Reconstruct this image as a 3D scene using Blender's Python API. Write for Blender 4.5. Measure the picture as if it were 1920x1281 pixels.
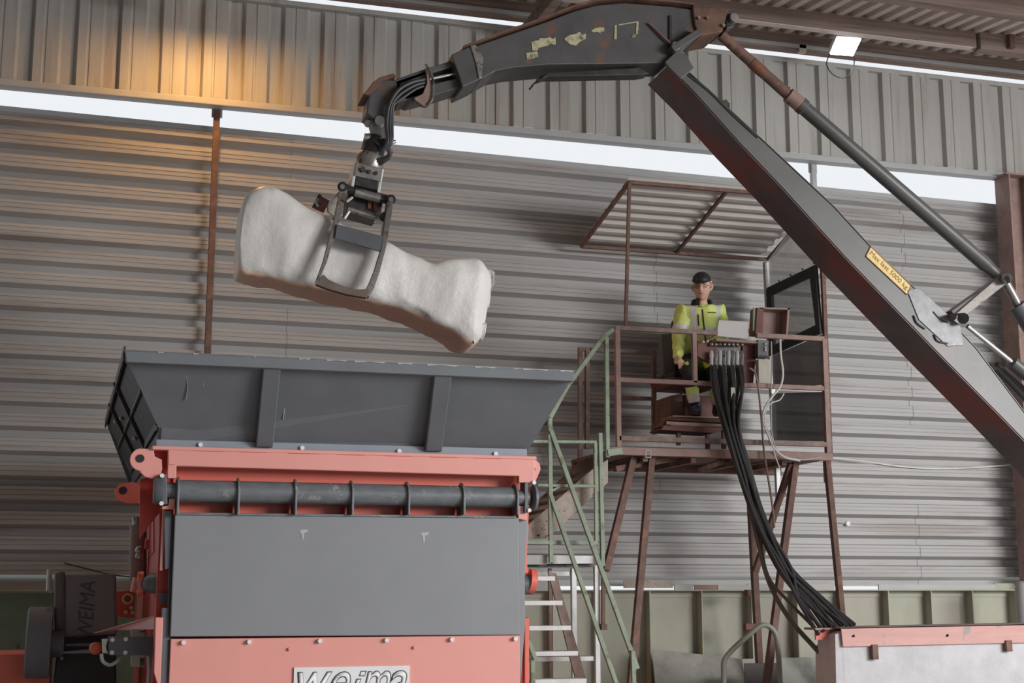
import bpy, bmesh, math, random
from mathutils import Vector, Matrix, noise
random.seed(7)
V = Vector
# ------------------------------------------------------------------ scene, camera, light
sc = bpy.context.scene
for o in list(bpy.data.objects): bpy.data.objects.remove(o)
COL = sc.collection
F, YAW, PIT = 2600.0, math.radians(16), math.atan(460/2600)
CAM = V((0, 0, 1.7))
FWD = V((math.sin(YAW)*math.cos(PIT), math.cos(YAW)*math.cos(PIT), math.sin(PIT)))
RGT = V((math.cos(YAW), -math.sin(YAW), 0))
UPV = RGT.cross(FWD)
cd = bpy.data.cameras.new('camera'); cam = bpy.data.objects.new('camera', cd); COL.objects.link(cam)
cd.sensor_width = 36; cd.lens = F/1920*36; cd.clip_end = 200; cd.clip_start = .1
cam.matrix_world = Matrix.Translation(CAM) @ Matrix((RGT, UPV, -FWD)).transposed().to_4x4()
sc.camera = cam
sc.view_settings.view_transform = 'Standard'; sc.view_settings.look = 'None'
sc.view_settings.gamma = 1; sc.view_settings.use_curve_mapping = False
sc.view_settings.exposure = 0.0
wd = bpy.data.worlds.new('overcast_sky'); sc.world = wd; wd.use_nodes = True
bg = wd.node_tree.nodes['Background']; bg.inputs[0].default_value = (0.93, 0.965, 1.0, 1); bg.inputs[1].default_value = 0.92

def light(name, kind, loc, energy, col, size=.1, target=None, sy=None, spread=None):
    l = bpy.data.lights.new(name, kind); l.energy = energy; l.color = col
    if kind == 'AREA':
        l.shape = 'RECTANGLE'; l.size = size; l.size_y = sy or size
        if spread: l.spread = spread
    else: l.shadow_soft_size = size
    o = bpy.data.objects.new(name, l); COL.objects.link(o); o.location = loc
    if target is not None: o.rotation_euler = (V(target)-V(loc)).to_track_quat('-Z', 'Y').to_euler()
    return o
# daylight pouring in through the hall's wide open gate behind and right of the camera
light('gate_daylight', 'AREA', (15, -3.5, 5.8), 3250, (1, .985, .965), 8, (6, 12, 3), 5)

# ------------------------------------------------------------------ helpers
def ray(u, v): return (FWD + RGT*((u-960)/F) + UPV*((640.5-v)/F))
def PL(u, v, pt, n):
    d = ray(u, v); t = (V(pt)-CAM).dot(n)/d.dot(n); return CAM + d*t
def PY(u, v, Y): return PL(u, v, V((0, Y, 0)), V((0, 1, 0)))
def PX(u, v, X): return PL(u, v, V((X, 0, 0)), V((1, 0, 0)))
def PZ(u, v, Z): return PL(u, v, V((0, 0, Z)), V((0, 0, 1)))

XF = {}
def setp(o, label=None, cat=None, group=None, kind=None):
    if label: o['label'] = label
    if cat: o['category'] = cat
    if group: o['group'] = group
    if kind: o['kind'] = kind
    return o
def empty(name, loc, label=None, cat=None, group=None, kind=None, rz=0):
    o = bpy.data.objects.new(name, None); COL.objects.link(o)
    o.location = loc; o.rotation_euler = (0, 0, rz); o.empty_display_size = .2
    XF[o.name] = Matrix.Translation(V(loc)) @ Matrix.Rotation(rz, 4, 'Z')
    return setp(o, label, cat, group, kind)
def xf(o):
    if o is None: return Matrix.Identity(4)
    return XF.get(o.name, Matrix.Identity(4))

class MB:
    def __init__(s): s.v = []; s.f = []; s.m = []; s.mi = 0
    def add(s, vs, fs):
        b = len(s.v); s.v += [V(p) for p in vs]
        for f in fs: s.f.append([b+i for i in f]); s.m.append(s.mi)
        return s
    def prism(s, pts, ex):
        ex = V(ex); n = len(pts); pts = [V(p) for p in pts]
        fs = [list(range(n)), list(range(2*n-1, n-1, -1))]
        for i in range(n): j = (i+1) % n; fs.append([i, i+n, j+n, j])
        return s.add(pts+[p+ex for p in pts], fs)
    def hexa(s, a, b):
        return s.add(list(a)+list(b), [[0, 1, 2, 3], [7, 6, 5, 4], [0, 4, 5, 1], [1, 5, 6, 2], [2, 6, 7, 3], [3, 7, 4, 0]])
    def box(s, lo, hi, M=None):
        x0, y0, z0 = lo; x1, y1, z1 = hi
        a = [V(p) for p in ((x0, y0, z0), (x1, y0, z0), (x1, y0, z1), (x0, y0, z1))]
        b = [p+V((0, y1-y0, 0)) for p in a]
        if M: a = [M @ p for p in a]; b = [M @ p for p in b]
        return s.hexa(a, b)
    def beam(s, p0, p1, w, h, up=(0, 0, 1)):
        p0, p1 = V(p0), V(p1); d = (p1-p0).normalized(); up = V(up)
        if abs(d.dot(up)) > .98: up = V((0, 1, 0))
        r = d.cross(up).normalized(); u = r.cross(d)
        q = lambda p: [p-r*w/2-u*h/2, p+r*w/2-u*h/2, p+r*w/2+u*h/2, p-r*w/2+u*h/2]
        return s.hexa(q(p0), q(p1))
    def ibeam(s, p0, p1, w, h, t=.012, up=(0, 0, 1)):
        p0, p1 = V(p0), V(p1); d = (p1-p0).normalized(); up = V(up)
        if abs(d.dot(up)) > .98: up = V((0, 1, 0))
        r = d.cross(up).normalized(); u = r.cross(d)
        for a in (-1, 1): s.beam(p0+u*a*h/2, p1+u*a*h/2, w, t, up)
        return s.beam(p0, p1, t, h, up)
    def angle(s, p0, p1, w, t=.006, sx=1, sy=1):
        s.beam(V(p0), V(p1), w, t, (0, 1, 0)); p0 = V(p0); p1 = V(p1)
        d = (p1-p0).normalized(); r = d.cross(V((0, 1, 0))).normalized()*sx*w/2
        return s.beam(p0+r+V((0, sy*w/2, 0)), p1+r+V((0, sy*w/2, 0)), t, w, (0, 1, 0))
    def tube(s, pts, r, n=8, caps=True):
        pts = [V(p) for p in pts]; R = r if isinstance(r, (list, tuple)) else [r]*len(pts)
        vs = []; d0 = (pts[1]-pts[0]).normalized()
        a = d0.orthogonal().normalized()
        for i, p in enumerate(pts):
            d = (pts[min(i+1, len(pts)-1)]-pts[max(i-1, 0)]).normalized()
            a = (a-d*a.dot(d)).normalized(); b = d.cross(a)
            for k in range(n):
                t = 2*math.pi*k/n; vs.append(p+(a*math.cos(t)+b*math.sin(t))*R[i])
        fs = []
        for i in range(len(pts)-1):
            for k in range(n): k2 = (k+1) % n; fs.append([i*n+k, i*n+k2, (i+1)*n+k2, (i+1)*n+k])
        if caps: fs += [list(range(n-1, -1, -1)), list(range((len(pts)-1)*n, len(pts)*n))]
        return s.add(vs, fs)
    def cyl(s, p0, p1, r, r2=None, n=20): return s.tube([p0, p1], [r, r if r2 is None else r2], n)
    def ball(s, c, r, n=10):
        c = V(c); pts = []; R = []
        rx = V(r) if not isinstance(r, (int, float)) else V((r, r, r))
        vs = []; fs = []
        for i in range(n+1):
            ph = math.pi*i/n
            for k in range(2*n):
                t = math.pi*k/n
                vs.append(c+V((rx.x*math.sin(ph)*math.cos(t), rx.y*math.sin(ph)*math.sin(t), rx.z*math.cos(ph))))
        for i in range(n):
            for k in range(2*n): k2 = (k+1) % (2*n); fs.append([i*2*n+k, (i+1)*2*n+k, (i+1)*2*n+k2, i*2*n+k2])
        return s.add(vs, fs)
    def build(s, name, mat, parent=None, smooth=False, bevel=0, seg=2, sharp=None):
        M = xf(parent).inverted()
        me = bpy.data.meshes.new(name); me.from_pydata([tuple(M @ p) for p in s.v], [], s.f); me.validate()
        mats = mat if isinstance(mat, (list, tuple)) else [mat]
        for m in mats: me.materials.append(m)
        if len(mats) > 1 and len(me.polygons) == len(s.m): me.polygons.foreach_set('material_index', s.m)
        bm = bmesh.new(); bm.from_mesh(me); bmesh.ops.recalc_face_normals(bm, faces=bm.faces); bm.to_mesh(me); bm.free()
        if smooth:
            me.polygons.foreach_set('use_smooth', [True]*len(me.polygons))
            me.set_sharp_from_angle(angle=math.radians(sharp or 38))
        me.update()
        o = bpy.data.objects.new(name, me); COL.objects.link(o)
        if parent is not None:
            o.parent = parent; XF[o.name] = xf(parent)
        else: XF[o.name] = Matrix.Identity(4)
        if bevel:
            b = o.modifiers.new('bevel', 'BEVEL'); b.width = bevel; b.segments = seg; b.limit_method = 'ANGLE'
        return o

def spline(pts, k=8):
    pts = [V(p) for p in pts]; P = [pts[0]*2-pts[1]]+pts+[pts[-1]*2-pts[-2]]; out = []
    for i in range(1, len(P)-2):
        a, b, c, d = P[i-1:i+3]
        for j in range(k):
            t = j/k; out.append(.5*((2*b)+(c-a)*t+(2*a-5*b+4*c-d)*t*t+(3*b-a-3*c+d)*t**3))
    out.append(pts[-1]); return out
def text(name, body, mat, M, size, parent, extrude=.001, offset=0, shear=0, width=None, height=None, kind=None):
    """flat lettering as a mesh, centred on M's origin, scaled to the given width and height"""
    c = bpy.data.curves.new(name, 'FONT'); c.body = body; c.size = 1; c.extrude = 0; c.offset = offset
    c.shear = shear; c.resolution_u = 4
    t = bpy.data.objects.new(name, c); COL.objects.link(t); bpy.context.view_layer.update()
    me = bpy.data.meshes.new_from_object(t.evaluated_get(bpy.context.evaluated_depsgraph_get())); bpy.data.objects.remove(t)
    xs_ = [v.co.x for v in me.vertices]; ys_ = [v.co.y for v in me.vertices]
    cx_, cy_ = (min(xs_)+max(xs_))/2, (min(ys_)+max(ys_))/2
    sx = width/(max(xs_)-min(xs_)) if width else size; sy = height/(max(ys_)-min(ys_)) if height else (size or sx)
    me.transform(xf(parent).inverted() @ M @ Matrix.Diagonal((sx, sy, 1, 1)) @ Matrix.Translation((-cx_, -cy_, 0)))
    me.name = name; me.materials.clear(); me.materials.append(mat)
    o = bpy.data.objects.new(name, me); COL.objects.link(o); o.parent = parent; XF[o.name] = xf(parent)
    so_ = o.modifiers.new('thickness', 'SOLIDIFY'); so_.thickness = extrude*2
    return o
def frame(o, x, y):          # matrix whose X runs along x, Y along y, at o
    x = V(x).normalized(); y = V(y); y = (y-x*y.dot(x)).normalized(); z = x.cross(y)
    return Matrix.Translation(o) @ Matrix((x, y, z)).transposed().to_4x4()

# ------------------------------------------------------------------ materials
def mat(name, col, rough=.55, metal=0, var=.12, scale=5, stretch=(1, 1, 1), spot=None, spot_amt=.5, spot_scale=9, bump=0,
        bump_scale=30, emit=None, strength=1, trans=0, alpha=1, spot2=None, spot2_amt=.6, spot2_scale=3, spot2_stretch=(1,1,1)):
    m = bpy.data.materials.new(name); m.use_nodes = True; nt = m.node_tree; N = nt.nodes; L = nt.links
    p = N['Principled BSDF']; p.inputs['Roughness'].default_value = rough; p.inputs['Metallic'].default_value = metal
    tc = N.new('ShaderNodeTexCoord')
    def nz(sc_, det=6, st=(1, 1, 1)):
        mp = N.new('ShaderNodeMapping'); mp.inputs['Scale'].default_value = st; L.new(tc.outputs['Object'], mp.inputs[0])
        n = N.new('ShaderNodeTexNoise'); n.inputs['Scale'].default_value = sc_; n.inputs['Detail'].default_value = det
        n.inputs['Roughness'].default_value = .62; L.new(mp.outputs[0], n.inputs['Vector']); return n.outputs['Fac']
    def mix(fac, a, b):
        x = N.new('ShaderNodeMix'); x.data_type = 'RGBA'; L.new(fac, x.inputs[0])
        for k, s_ in ((6, a), (7, b)):
            if isinstance(s_, tuple): x.inputs[k].default_value = (*s_[:3], 1)
            else: L.new(s_, x.inputs[k])
        return x.outputs[2]
    def ramp(f, a, b):
        r = N.new('ShaderNodeMapRange'); r.inputs[1].default_value = a; r.inputs[2].default_value = b; L.new(f, r.inputs[0]); return r.outputs[0]
    c0 = tuple(max(0, c*(1-var)) for c in col); c1 = tuple(min(1, c*(1+var)) for c in col)
    out = mix(ramp(nz(scale, 6, stretch), .3, .7), c0, c1)
    if spot2: out = mix(ramp(nz(spot2_scale, 8, spot2_stretch), spot2_amt, spot2_amt+.12), out, spot2)
    if spot: out = mix(ramp(nz(spot_scale, 9), spot_amt, spot_amt+.06), out, spot)
    L.new(out, p.inputs['Base Color'])
    if bump:
        b = N.new('ShaderNodeBump'); b.inputs['Strength'].default_value = bump; b.inputs['Distance'].default_value = .02
        L.new(nz(bump_scale, 8), b.inputs['Height']); L.new(b.outputs[0], p.inputs['Normal'])
    if emit: p.inputs['Emission Color'].default_value = (*emit, 1); p.inputs['Emission Strength'].default_value = strength
    if trans: p.inputs['Transmission Weight'].default_value = trans
    if alpha < 1: p.inputs['Alpha'].default_value = alpha
    return m
M_ = {}
M_['clad'] = mat('grey_cladding', (.39, .385, .385), .5, 0, .10, 2, (.25, 1, 4), spot2=(.30, .27, .255), spot2_amt=.55, spot2_scale=1.5, spot2_stretch=(.2, 1, 2.5))
M_['clad_up'] = mat('grey_upper_cladding', (.40, .395, .38), .5, 0, .08, 3, (4, 1, .25), spot2=(.33, .30, .28), spot2_amt=.56, spot2_scale=2.5, spot2_stretch=(2.5, 1, .2))
M_['flash'] = mat('pale_flashing', (.42, .43, .44), .5, 0, .08, 3)
M_['rust'] = mat('rusty_red_steel', (.15, .085, .068), .7, 0, .3, 8, spot=(.22, .12, .08), spot_amt=.56, bump=.15)
M_['rustpink'] = mat('faded_red_oxide_steel', (.30, .195, .17), .65, 0, .2, 7, spot=(.30, .24, .21), spot_amt=.57, bump=.1)
M_['rail'] = mat('weathered_brown_rail_paint', (.22, .15, .13), .65, 0, .3, 9, spot=(.27, .22, .18), spot_amt=.55, bump=.1)
M_['greenrail'] = mat('pale_green_rail_paint', (.24, .31, .23), .55, 0, .22, 7, spot=(.16, .17, .10), spot_amt=.58)
M_['greenwall'] = mat('dull_green_plate', (.40, .405, .325), .65, 0, .12, 2.5, (1, 1, .6), spot=(.22, .17, .13), spot_amt=.68, spot_scale=6, spot2=(.44, .395, .36), spot2_amt=.5, spot2_scale=1.3)
M_['greenleft'] = mat('mossy_green_plate', (.22, .30, .22), .65, 0, .15, 3, spot=(.12, .12, .09), spot_amt=.66, spot_scale=8)
M_['wood'] = mat('old_brown_timber', (.24, .18, .16), .85, 0, .35, 3, (.4, 4, 10), spot=(.27, .22, .19), spot_amt=.66, bump=.3, bump_scale=20)
M_['roof'] = mat('roof_sheet_grey_brown', (.60, .52, .48), .6, 0, .12, 3)
M_['floor'] = mat('concrete_floor', (.44, .42, .40), .85, 0, .2, 1.5, bump=.1)
M_['shutter_dark'] = mat('dark_side_cladding', (.2, .2, .2), .7)
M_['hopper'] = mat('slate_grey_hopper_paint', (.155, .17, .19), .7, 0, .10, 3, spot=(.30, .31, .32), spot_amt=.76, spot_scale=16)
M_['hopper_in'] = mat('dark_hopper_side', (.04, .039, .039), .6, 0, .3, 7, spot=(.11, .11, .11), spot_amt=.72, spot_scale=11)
M_['belt'] = mat('grey_belt_cover_paint', (.21, .22, .225), .6, 0, .06, 5)
M_['grey'] = mat('mid_grey_machine_paint', (.24, .25, .27), .45, 0, .05, 2)
M_['greydk'] = mat('dark_grey_machine_paint', (.115, .125, .14), .45, 0, .12, 4)
M_['roller'] = mat('scuffed_grey_roller', (.17, .185, .20), .4, .2, .2, 5, (2, 4, 4), spot=(.33, .33, .31), spot_amt=.60, spot_scale=12)
M_['red'] = mat('coral_red_machine_paint', (.72, .155, .11), .42, 0, .04, 3)
M_['redlight'] = mat('faded_coral_front_paint', (.76, .33, .29), .45, 0, .03, 3)
M_['reddeep'] = mat('deep_red_machine_paint', (.52, .06, .04), .45, 0, .1, 4)
M_['boom'] = mat('worn_dark_grey_boom_paint', (.095, .097, .097), .42, .1, .15, 2.5, spot=(.24, .22, .20), spot_amt=.70, spot_scale=14, spot2=(.17, .12, .11), spot2_amt=.60, spot2_scale=1.6)
M_['boomred'] = mat('dark_grey_boom_underside_with_red_primer', (.085, .068, .07), .45, 0, .3, 3, spot=(.45, .28, .22), spot_amt=.76, spot_scale=10, spot2=(.17, .045, .043), spot2_amt=.46, spot2_scale=1.1)
M_['stick'] = mat('sooty_grey_stick_paint', (.085, .084, .087), .5, .1, .25, 3, spot=(.15, .08, .06), spot_amt=.60, spot_scale=5)
M_['rustorange'] = mat('orange_rust_steel', (.20, .085, .05), .75, 0, .35, 9, bump=.3)
M_['rustdark'] = mat('dark_brown_rust', (.14, .075, .052), .7, 0, .35, 7, spot=(.22, .10, .06), spot_amt=.6, bump=.3)
M_['darksteel'] = mat('oily_dark_steel', (.055, .052, .052), .4, .5, .4, 12, spot=(.16, .10, .08), spot_amt=.62, spot_scale=14)
M_['steel'] = mat('worn_bare_steel', (.33, .32, .31), .35, .7, .3, 10, spot=(.12, .09, .08), spot_amt=.56, spot_scale=12)
M_['chrome'] = mat('chromed_rod', (.75, .75, .75), .18, .9, .05, 5)
M_['jaw'] = mat('worn_grapple_steel', (.22, .205, .195), .5, .3, .3, 9, spot=(.14, .10, .08), spot_amt=.55)
M_['rubber'] = mat('black_hose_rubber', (.035, .036, .04), .45, 0, .2, 8)
M_['yellow'] = mat('yellow_label', (.78, .58, .20), .5, 0, .12, 12)
M_['yellowold'] = mat('peeling_cream_sticker', (.47, .43, .27), .7, 0, .25, 30, spot2=(.085, .084, .087), spot2_amt=.52, spot2_scale=14)
M_['ink'] = mat('brown_lettering', (.25, .13, .05), .6)
M_['inkdark'] = mat('dark_letter_outline', (.10, .11, .13), .6)
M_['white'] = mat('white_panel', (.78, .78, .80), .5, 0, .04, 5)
M_['whitemetal'] = mat('pale_galvanised_steel', (.55, .56, .56), .45, .2, .15, 8)
M_['concrete'] = mat('whitewashed_concrete', (.56, .56, .59), .85, 0, .12, 4, spot=(.35, .34, .34), spot_amt=.68, spot_scale=10, bump=.25)
M_['bale'] = mat('white_bale_wrap', (.70, .69, .67), .42, 0, .07, 3, spot=(.60, .59, .58), spot_amt=.72, spot_scale=4, bump=.8, bump_scale=5)
M_['bale_warm'] = mat('bale_underside_warm_tint', (.93, .70, .54), .6, 0, .08, 3, bump=.2, bump_scale=10)  # warm light under the bale is put into this tan colour
M_['hivis'] = mat('hi_vis_yellow_cloth', (.72, .86, .26), .8, 0, .12, 9, bump=.3)
M_['silver'] = mat('reflective_band', (.66, .66, .63), .4, 0, .1, 20)
M_['navy'] = mat('dark_work_cloth', (.022, .025, .035), .85, 0, .2, 12)
M_['skin'] = mat('skin', (.66, .40, .31), .55, 0, .08, 9)
M_['black'] = mat('black_plastic', (.02, .02, .022), .5)
M_['darkred'] = mat('dark_red_brown_plate', (.16, .055, .045), .6, 0, .3, 6)
M_['cream'] = mat('cream_box', (.55, .54, .47), .5, 0, .05)
M_['plastic'] = mat('smoky_sheet', (.20, .205, .22), .25, 0, .1, 3, alpha=.82)
M_['cablewhite'] = mat('white_cable', (.7, .7, .68), .5)
M_['stone'] = mat('chipped_plaster_board', (.42, .37, .32), .85, 0, .15, 14, spot=(.20, .13, .09), spot_amt=.60, spot_scale=22, bump=.3)
M_['lamp'] = mat('floodlight_glass', (1, 1, 1), .4, emit=(1, 1, .98), strength=14)
M_['warmglow'] = mat('warm_bulb_glass', (1, .8, .4), .4, emit=(1, .62, .18), strength=6)
M_['gold'] = mat('yellow_passivated_fitting', (.5, .42, .2), .4, .5)
M_['cover_letter'] = mat('cover_lettering', (.075, .08, .09), .5)
M_['glass'] = mat('dusty_window_glass', (.32, .34, .34), .12, 0, .08, 3, alpha=.55)

# ------------------------------------------------------------------ the hall
YL, YU = 13.2, 12.95          # lower wall, upper cladding planes
fl = MB().box((-12, -12, -.1), (24, 13.1, 0)).build('floor', M_['floor']); setp(fl, 'grey concrete hall floor', kind='structure')

def sheet(name, root, o, du, L, dv, W, nrm, prof, period, m, seg=1, end=None):
    """o corner, ribs run along du for L, profile repeats along dv over W, nrm toward the room; prof = [(t, height)]"""
    du, dv, nrm = V(du), V(dv), V(nrm); pts = []
    n = max(1, round(W/period))
    for k in range(n):
        for (t, h) in prof: pts.append(((k+t)*W/n, h))
    pts.append((W, prof[0][1]))
    b = MB(); vs = []; fs = []
    for (w, h) in pts:
        for s_ in range(seg+1):
            p_ = V(o)+dv*w+nrm*h+du*(L*s_/seg)
            if end is not None: p_ += end(w)*(s_/seg)
            vs.append(p_)
    for i in range(len(pts)-1):
        for s_ in range(seg): a = i*(seg+1)+s_; fs.append([a, a+1, a+seg+2, a+seg+1])
    b.add(vs, fs); return b.build(name, m, root)

wb = empty('wall_back', (0, YL, 0), 'grey corrugated steel back wall of the hall', kind='structure')
zt = lambda u, v, Y: PY(u, v, Y).z
# horizontal profiled sheets, rows of four ribs
P0 = .222
profL = [(0, 0), (.05, .068), (.17, .070), (.18, .064), (.20, .064), (.21, .070), (.36, .070), (.37, .064), (.39, .064), (.40, .070), (.56, .070), (.72, .0)]
ztop0, ztop1 = PY(0, 199, YL).z, PY(1875, 383, YL).z
zbot = PY(1300, 1097, YL).z
xa, xb = -1.9, PY(1900, 700, YL).x+.6
xs = [xa, 1.55, 5.35, 8.3, xb]
ztop = (ztop0+ztop1)/2
nrib = int(round((ztop-zbot)/P0)); P1 = (ztop-zbot)/nrib
rows = []
r = 0
while r < nrib: rows.append((r, min(4, nrib-r))); r += 4
YT_ = YL-.07; ztop0, ztop1 = PY(0, 198, YT_).z, PY(1875, 384, YT_).z
def topz(x): return ztop0+(ztop1-ztop0)*(x-PY(0, 199, YL).x)/(PY(1875, 383, YL).x-PY(0, 199, YL).x)
for i in range(4):
    for (r, k) in rows:
        off = .004*((i+r//4) % 2)
        x0_, x1_ = xs[i]-.02, xs[i+1]+.02; p0_, p1_ = (topz(x0_)-zbot)/nrib, (topz(x1_)-zbot)/nrib
        z0_, z1_ = topz(x0_)-r*p0_, topz(x1_)-r*p1_
        end = lambda w, a=z0_, b_=z1_, q0=p0_, q1=p1_: V((0, 0, (b_-a)-w*(q1/q0-1)))
        sheet('cladding_sheet', wb, (x0_, YL-off, z0_), (1, 0, 0), x1_-x0_, (0, 0, -1), k*p0_+.012, (0, -1, 0), profL, p0_, M_['clad'], 1, end)
b = MB().prism([V((xa, YL-.075, topz(xa)-.05)), V((xb, YL-.075, topz(xb)-.05)), V((xb, YL-.075, topz(xb))), V((xa, YL-.075, topz(xa)))], (0, .07, 0))
b.build('top_flashing', M_['flash'], wb)
# vertical upper cladding
zu = lambda u, v: PY(u, v, YU).z
zfb = (PY(300, 193.5, YU+.075).z+PY(1700, 327, YU+.075).z)/2; zub = zfb+.07; zut = zu(1500, 114)
profU = [(0, 0), (.30, 0), (.36, .05), (.56, .05), (.58, .042), (.62, .042), (.64, .05), (.92, .05), (.985, 0)]
S0 = .385
x = -2.2; k = 0; xstep = None
while x < xb+1.0:
    w = S0*3
    if xstep is None and not (x < PY(1010, 180, YU).x-.6): xstep = x
    # a step in the line of the upper cladding left of the crane tip
    oy = YU + (.06 if x < PY(1010, 180, YU).x-.6 else 0)
    sheet('upper_cladding_sheet', wb, (x, oy-.003*(k % 2), zub), (0, 0, 1), zut-zub, (1, 0, 0), w+.01, (0, -1, 0), profU, S0, M_['clad_up'])
    x += w; k += 1
b = MB().box((xa-.5, YU-.06, zfb), (xb+1, YU+.075, zub)); b.build('lower_flashing', M_['flash'], wb, bevel=.01)
b = MB().box((xa-.5, YU-.06, zut-.05), (xb+1, YU+.0, zut)); b.build('top_rail', M_['clad_up'], wb, bevel=.005)

b = MB().box((xstep-.03, YU-.004, zub), (xstep+.02, YU+.09, zut)); b.build('step_strip', M_['clad_up'], wb)
# ---- roof
RS = .13
pr = PY(1640, 79, 12.8); RN = V((0, -RS, 1)).normalized()
def RZ(Y): return pr.z + RS*(Y-12.8)
def PR(u, v, dz=0): return PL(u, v, pr+V((0, 0, dz)), RN)
ce = empty('ceiling', (4, 6, RZ(6)), 'corrugated roof sheeting on old timber purlins', kind='structure')
profR = [(0, 0), (.42, 0), (.5, -.045), (.92, -.045)]
yA = 12.84
L = math.hypot(12.86, 12.86*RS)
x = -8
while x < 24:
    sheet('roof_sheet', ce, (x, 0.0, RZ(0.0)), V((0, 1, RS)).normalized(), L, (1, 0, 0), 1.09, (0, -RS, 1), profR, .18, M_['roof'])
    x += 1.08
zA0, zA1 = PY(1500, 103, yA).z, RZ(yA)-.01
b = MB().box((-8, yA-.12, zA0), (24, yA, zA1)); b.build('purlin', M_['wood'], ce, bevel=.01)
b = MB().box((-8, yA-.14, zA0+.02), (24, yA-.12, zA0+.06)); b.build('edge_strip', M_['flash'], ce)
yB = PR(1650, 30).y; zB = PY(1650, 68, yB).z
b = MB()
b.box((-8, yB, zB), (PY(1830, 60, yB).x, yB+.06, RZ(yB)-.02)); b.build('purlin', M_['wood'], ce, bevel=.012)
b = MB().box((PY(1835, 60, yB).x, yB-.02, zB-.01), (24, yB+.12, RZ(yB)-.03)); b.build('purlin', M_['wood'], ce, bevel=.012)
b = MB().box((-8, yB-.012, zB-.008), (PY(1822, 60, yB).x, yB+.07, zB)); b.build('batten', M_['roof'], ce)
p = PY(1887, 60, yB); b = MB().box((p.x-.02, yB-.08, p.z-.2), (p.x+.04, yB-.02, p.z+.17)); b.build('bracket', M_['rust'], ce)
yC = PR(1760, -32).y; zC = PY(1760, 8, yC).z
b = MB().box((-8, yC, zC), (24, yC+.14, RZ(yC)-.02)); b.build('purlin', M_['wood'], ce, bevel=.012)
for q in range(1, 6):
    yD = yC-1.9*q
    b = MB().box((-8, yD, RZ(yD)-.26), (24, yD+.14, RZ(yD)-.02)); b.build('purlin', M_['wood'], ce)
# knee brace at the top beside the crane stick
b = MB().beam(PY(1046, -12, yB-.1), PY(985, 62, yA-.08), .10, .14); b.build('knee_brace', M_['wood'], ce, bevel=.008)

# left wall out of frame; front wall added unseen to block sky light; rest open
b = MB().box((-8.2, -3.2, 0), (3.2, -3, 7)); o = b.build('wall_front_blocker', M_['shutter_dark']); setp(o, 'unseen dark front wall added left of the open gate to block sky light', kind='structure')
b = MB().box((-8.2, -3, 0), (-8, 13.4, 8)); o = b.build('wall_left', M_['shutter_dark']); setp(o, 'dark left side wall of the hall', kind='structure')

# ---- plinth wall of green plates
zp = PY(1300, 1106, 13.0).z
wp = empty('wall_base', (4, 13, 0), 'dull green steel plate retaining wall with upright stiffeners', kind='structure')
YP = 13.02
ux = [-700, -350, -60, 260, 620, 860, 1030, 1118, 1210, 1307, 1400, 1485, 1569, 1655, 1735, 1812, 1892, 1990, 2080]
for a, c in zip(ux[:-1], ux[1:]):
    gm_ = M_['greenwall'] if a > 500 else M_['greenleft']
    xa_, xc_ = PY(a, 1150, YP).x, PY(c, 1150, YP).x
    MB().box((xa_+.002, YP, 0), (xc_-.002, YP+.03, zp-.075)).build('wall_plate', gm_, wp)
    MB().box((xa_+.002, YP-.012, zp-.075), (xc_-.002, YP+.03, zp-.0)).build('top_plate', gm_, wp)
for u in ux[5:]:
    xx = PY(u, 1150, YP).x
    hh = .0 if u != 1210 else 0
    MB().box((xx-.006, YP-.13, 0), (xx+.006, YP, zp-.012)).build('stiffener', M_['greenwall'], wp, bevel=.002)
MB().box((xa-.5, YP-.14, zp-.012), (xb+1, YP+.04, zp)).build('cap_strip', M_['greenwall'], wp, bevel=.003)
# torn trim pieces lying along the joint
for (u0, u1, v0, v1, m) in ((-120, 1034, 1090, 1114, 'clad'), (1170, 1262, 1088, 1104, 'stone'), (1866, 1902, 1094, 1108, 'greenwall'), (1265, 1300, 1096, 1109, 'flash'), (1302, 1345, 1097, 1109, 'rustpink'), (1346, 1402, 1097, 1109, 'clad'), (1648, 1866, 1096, 1109, 'flash'), (1402, 1565, 1095, 1109, 'clad')):
    a = PY(u0, v1, 13.0); c = PY(u1, v0, 13.0)
    MB().box((a.x, 13.0, min(a.z, c.z)+.005), (c.x, 13.02, max(a.z, c.z))).build('joint_strip', M_[m], wp, bevel=.003)

# ---- steel posts on the wall, column
def post(name, u0, v0, u1, v1, Y, w, m, label, cat='post', group=None, d=.05):
    a, c = PY(u0, v0, Y), PY(u1, v1, Y); c = V((a.x, Y, 0.0))
    b = MB().angle(c, a, w, .008, 1, 1); o = b.build(name, m); return setp(o, label, cat, group)
e = empty('steel_post', V((PY(398, 430, 13.02).x, 13.1, 0)), 'rusty red angle post standing against the corrugated wall behind the hopper', 'post')
a = V((PY(400, 400, 13.02).x, 13.02, 0)); top = PY(406, 196, 13.02).z
MB().angle(a, a+V((0, 0, top)), .055, .008).build('angle_bar', M_['rust'], e)
MB().box((a.x-.05, 13.05, top-.12), (a.x+.05, 13.06, top-.0)).build('fixing_plate', M_['flash'], e)
e = empty('steel_post', V((PY(1527, 330, 13.02).x, 13.1, 0)), 'slim grey post crossing the bright slot behind the crane boom', 'post')
a = V((PY(1527, 330, 13.02).x, 13.02, 0)); top = PY(1527, 303, 13.02).z
MB().angle(V((a.x, 13.02, PY(1527, 470, 13.02).z)), a+V((0, 0, top)), .05, .008).build('angle_bar', M_['flash'], e)
MB().box((a.x-.05, 13.05, top-.12), (a.x+.05, 13.06, top)).build('fixing_plate', M_['flash'], e)
e = empty('steel_column', V((PY(1912, 700, 12.9).x, 12.9, 0)), 'faded red steel column at the far right end of the wall', 'column')
cx = PY(1893, 500, 12.85).x+.11; ztc = PY(1895, 333, 12.85).z
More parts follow.
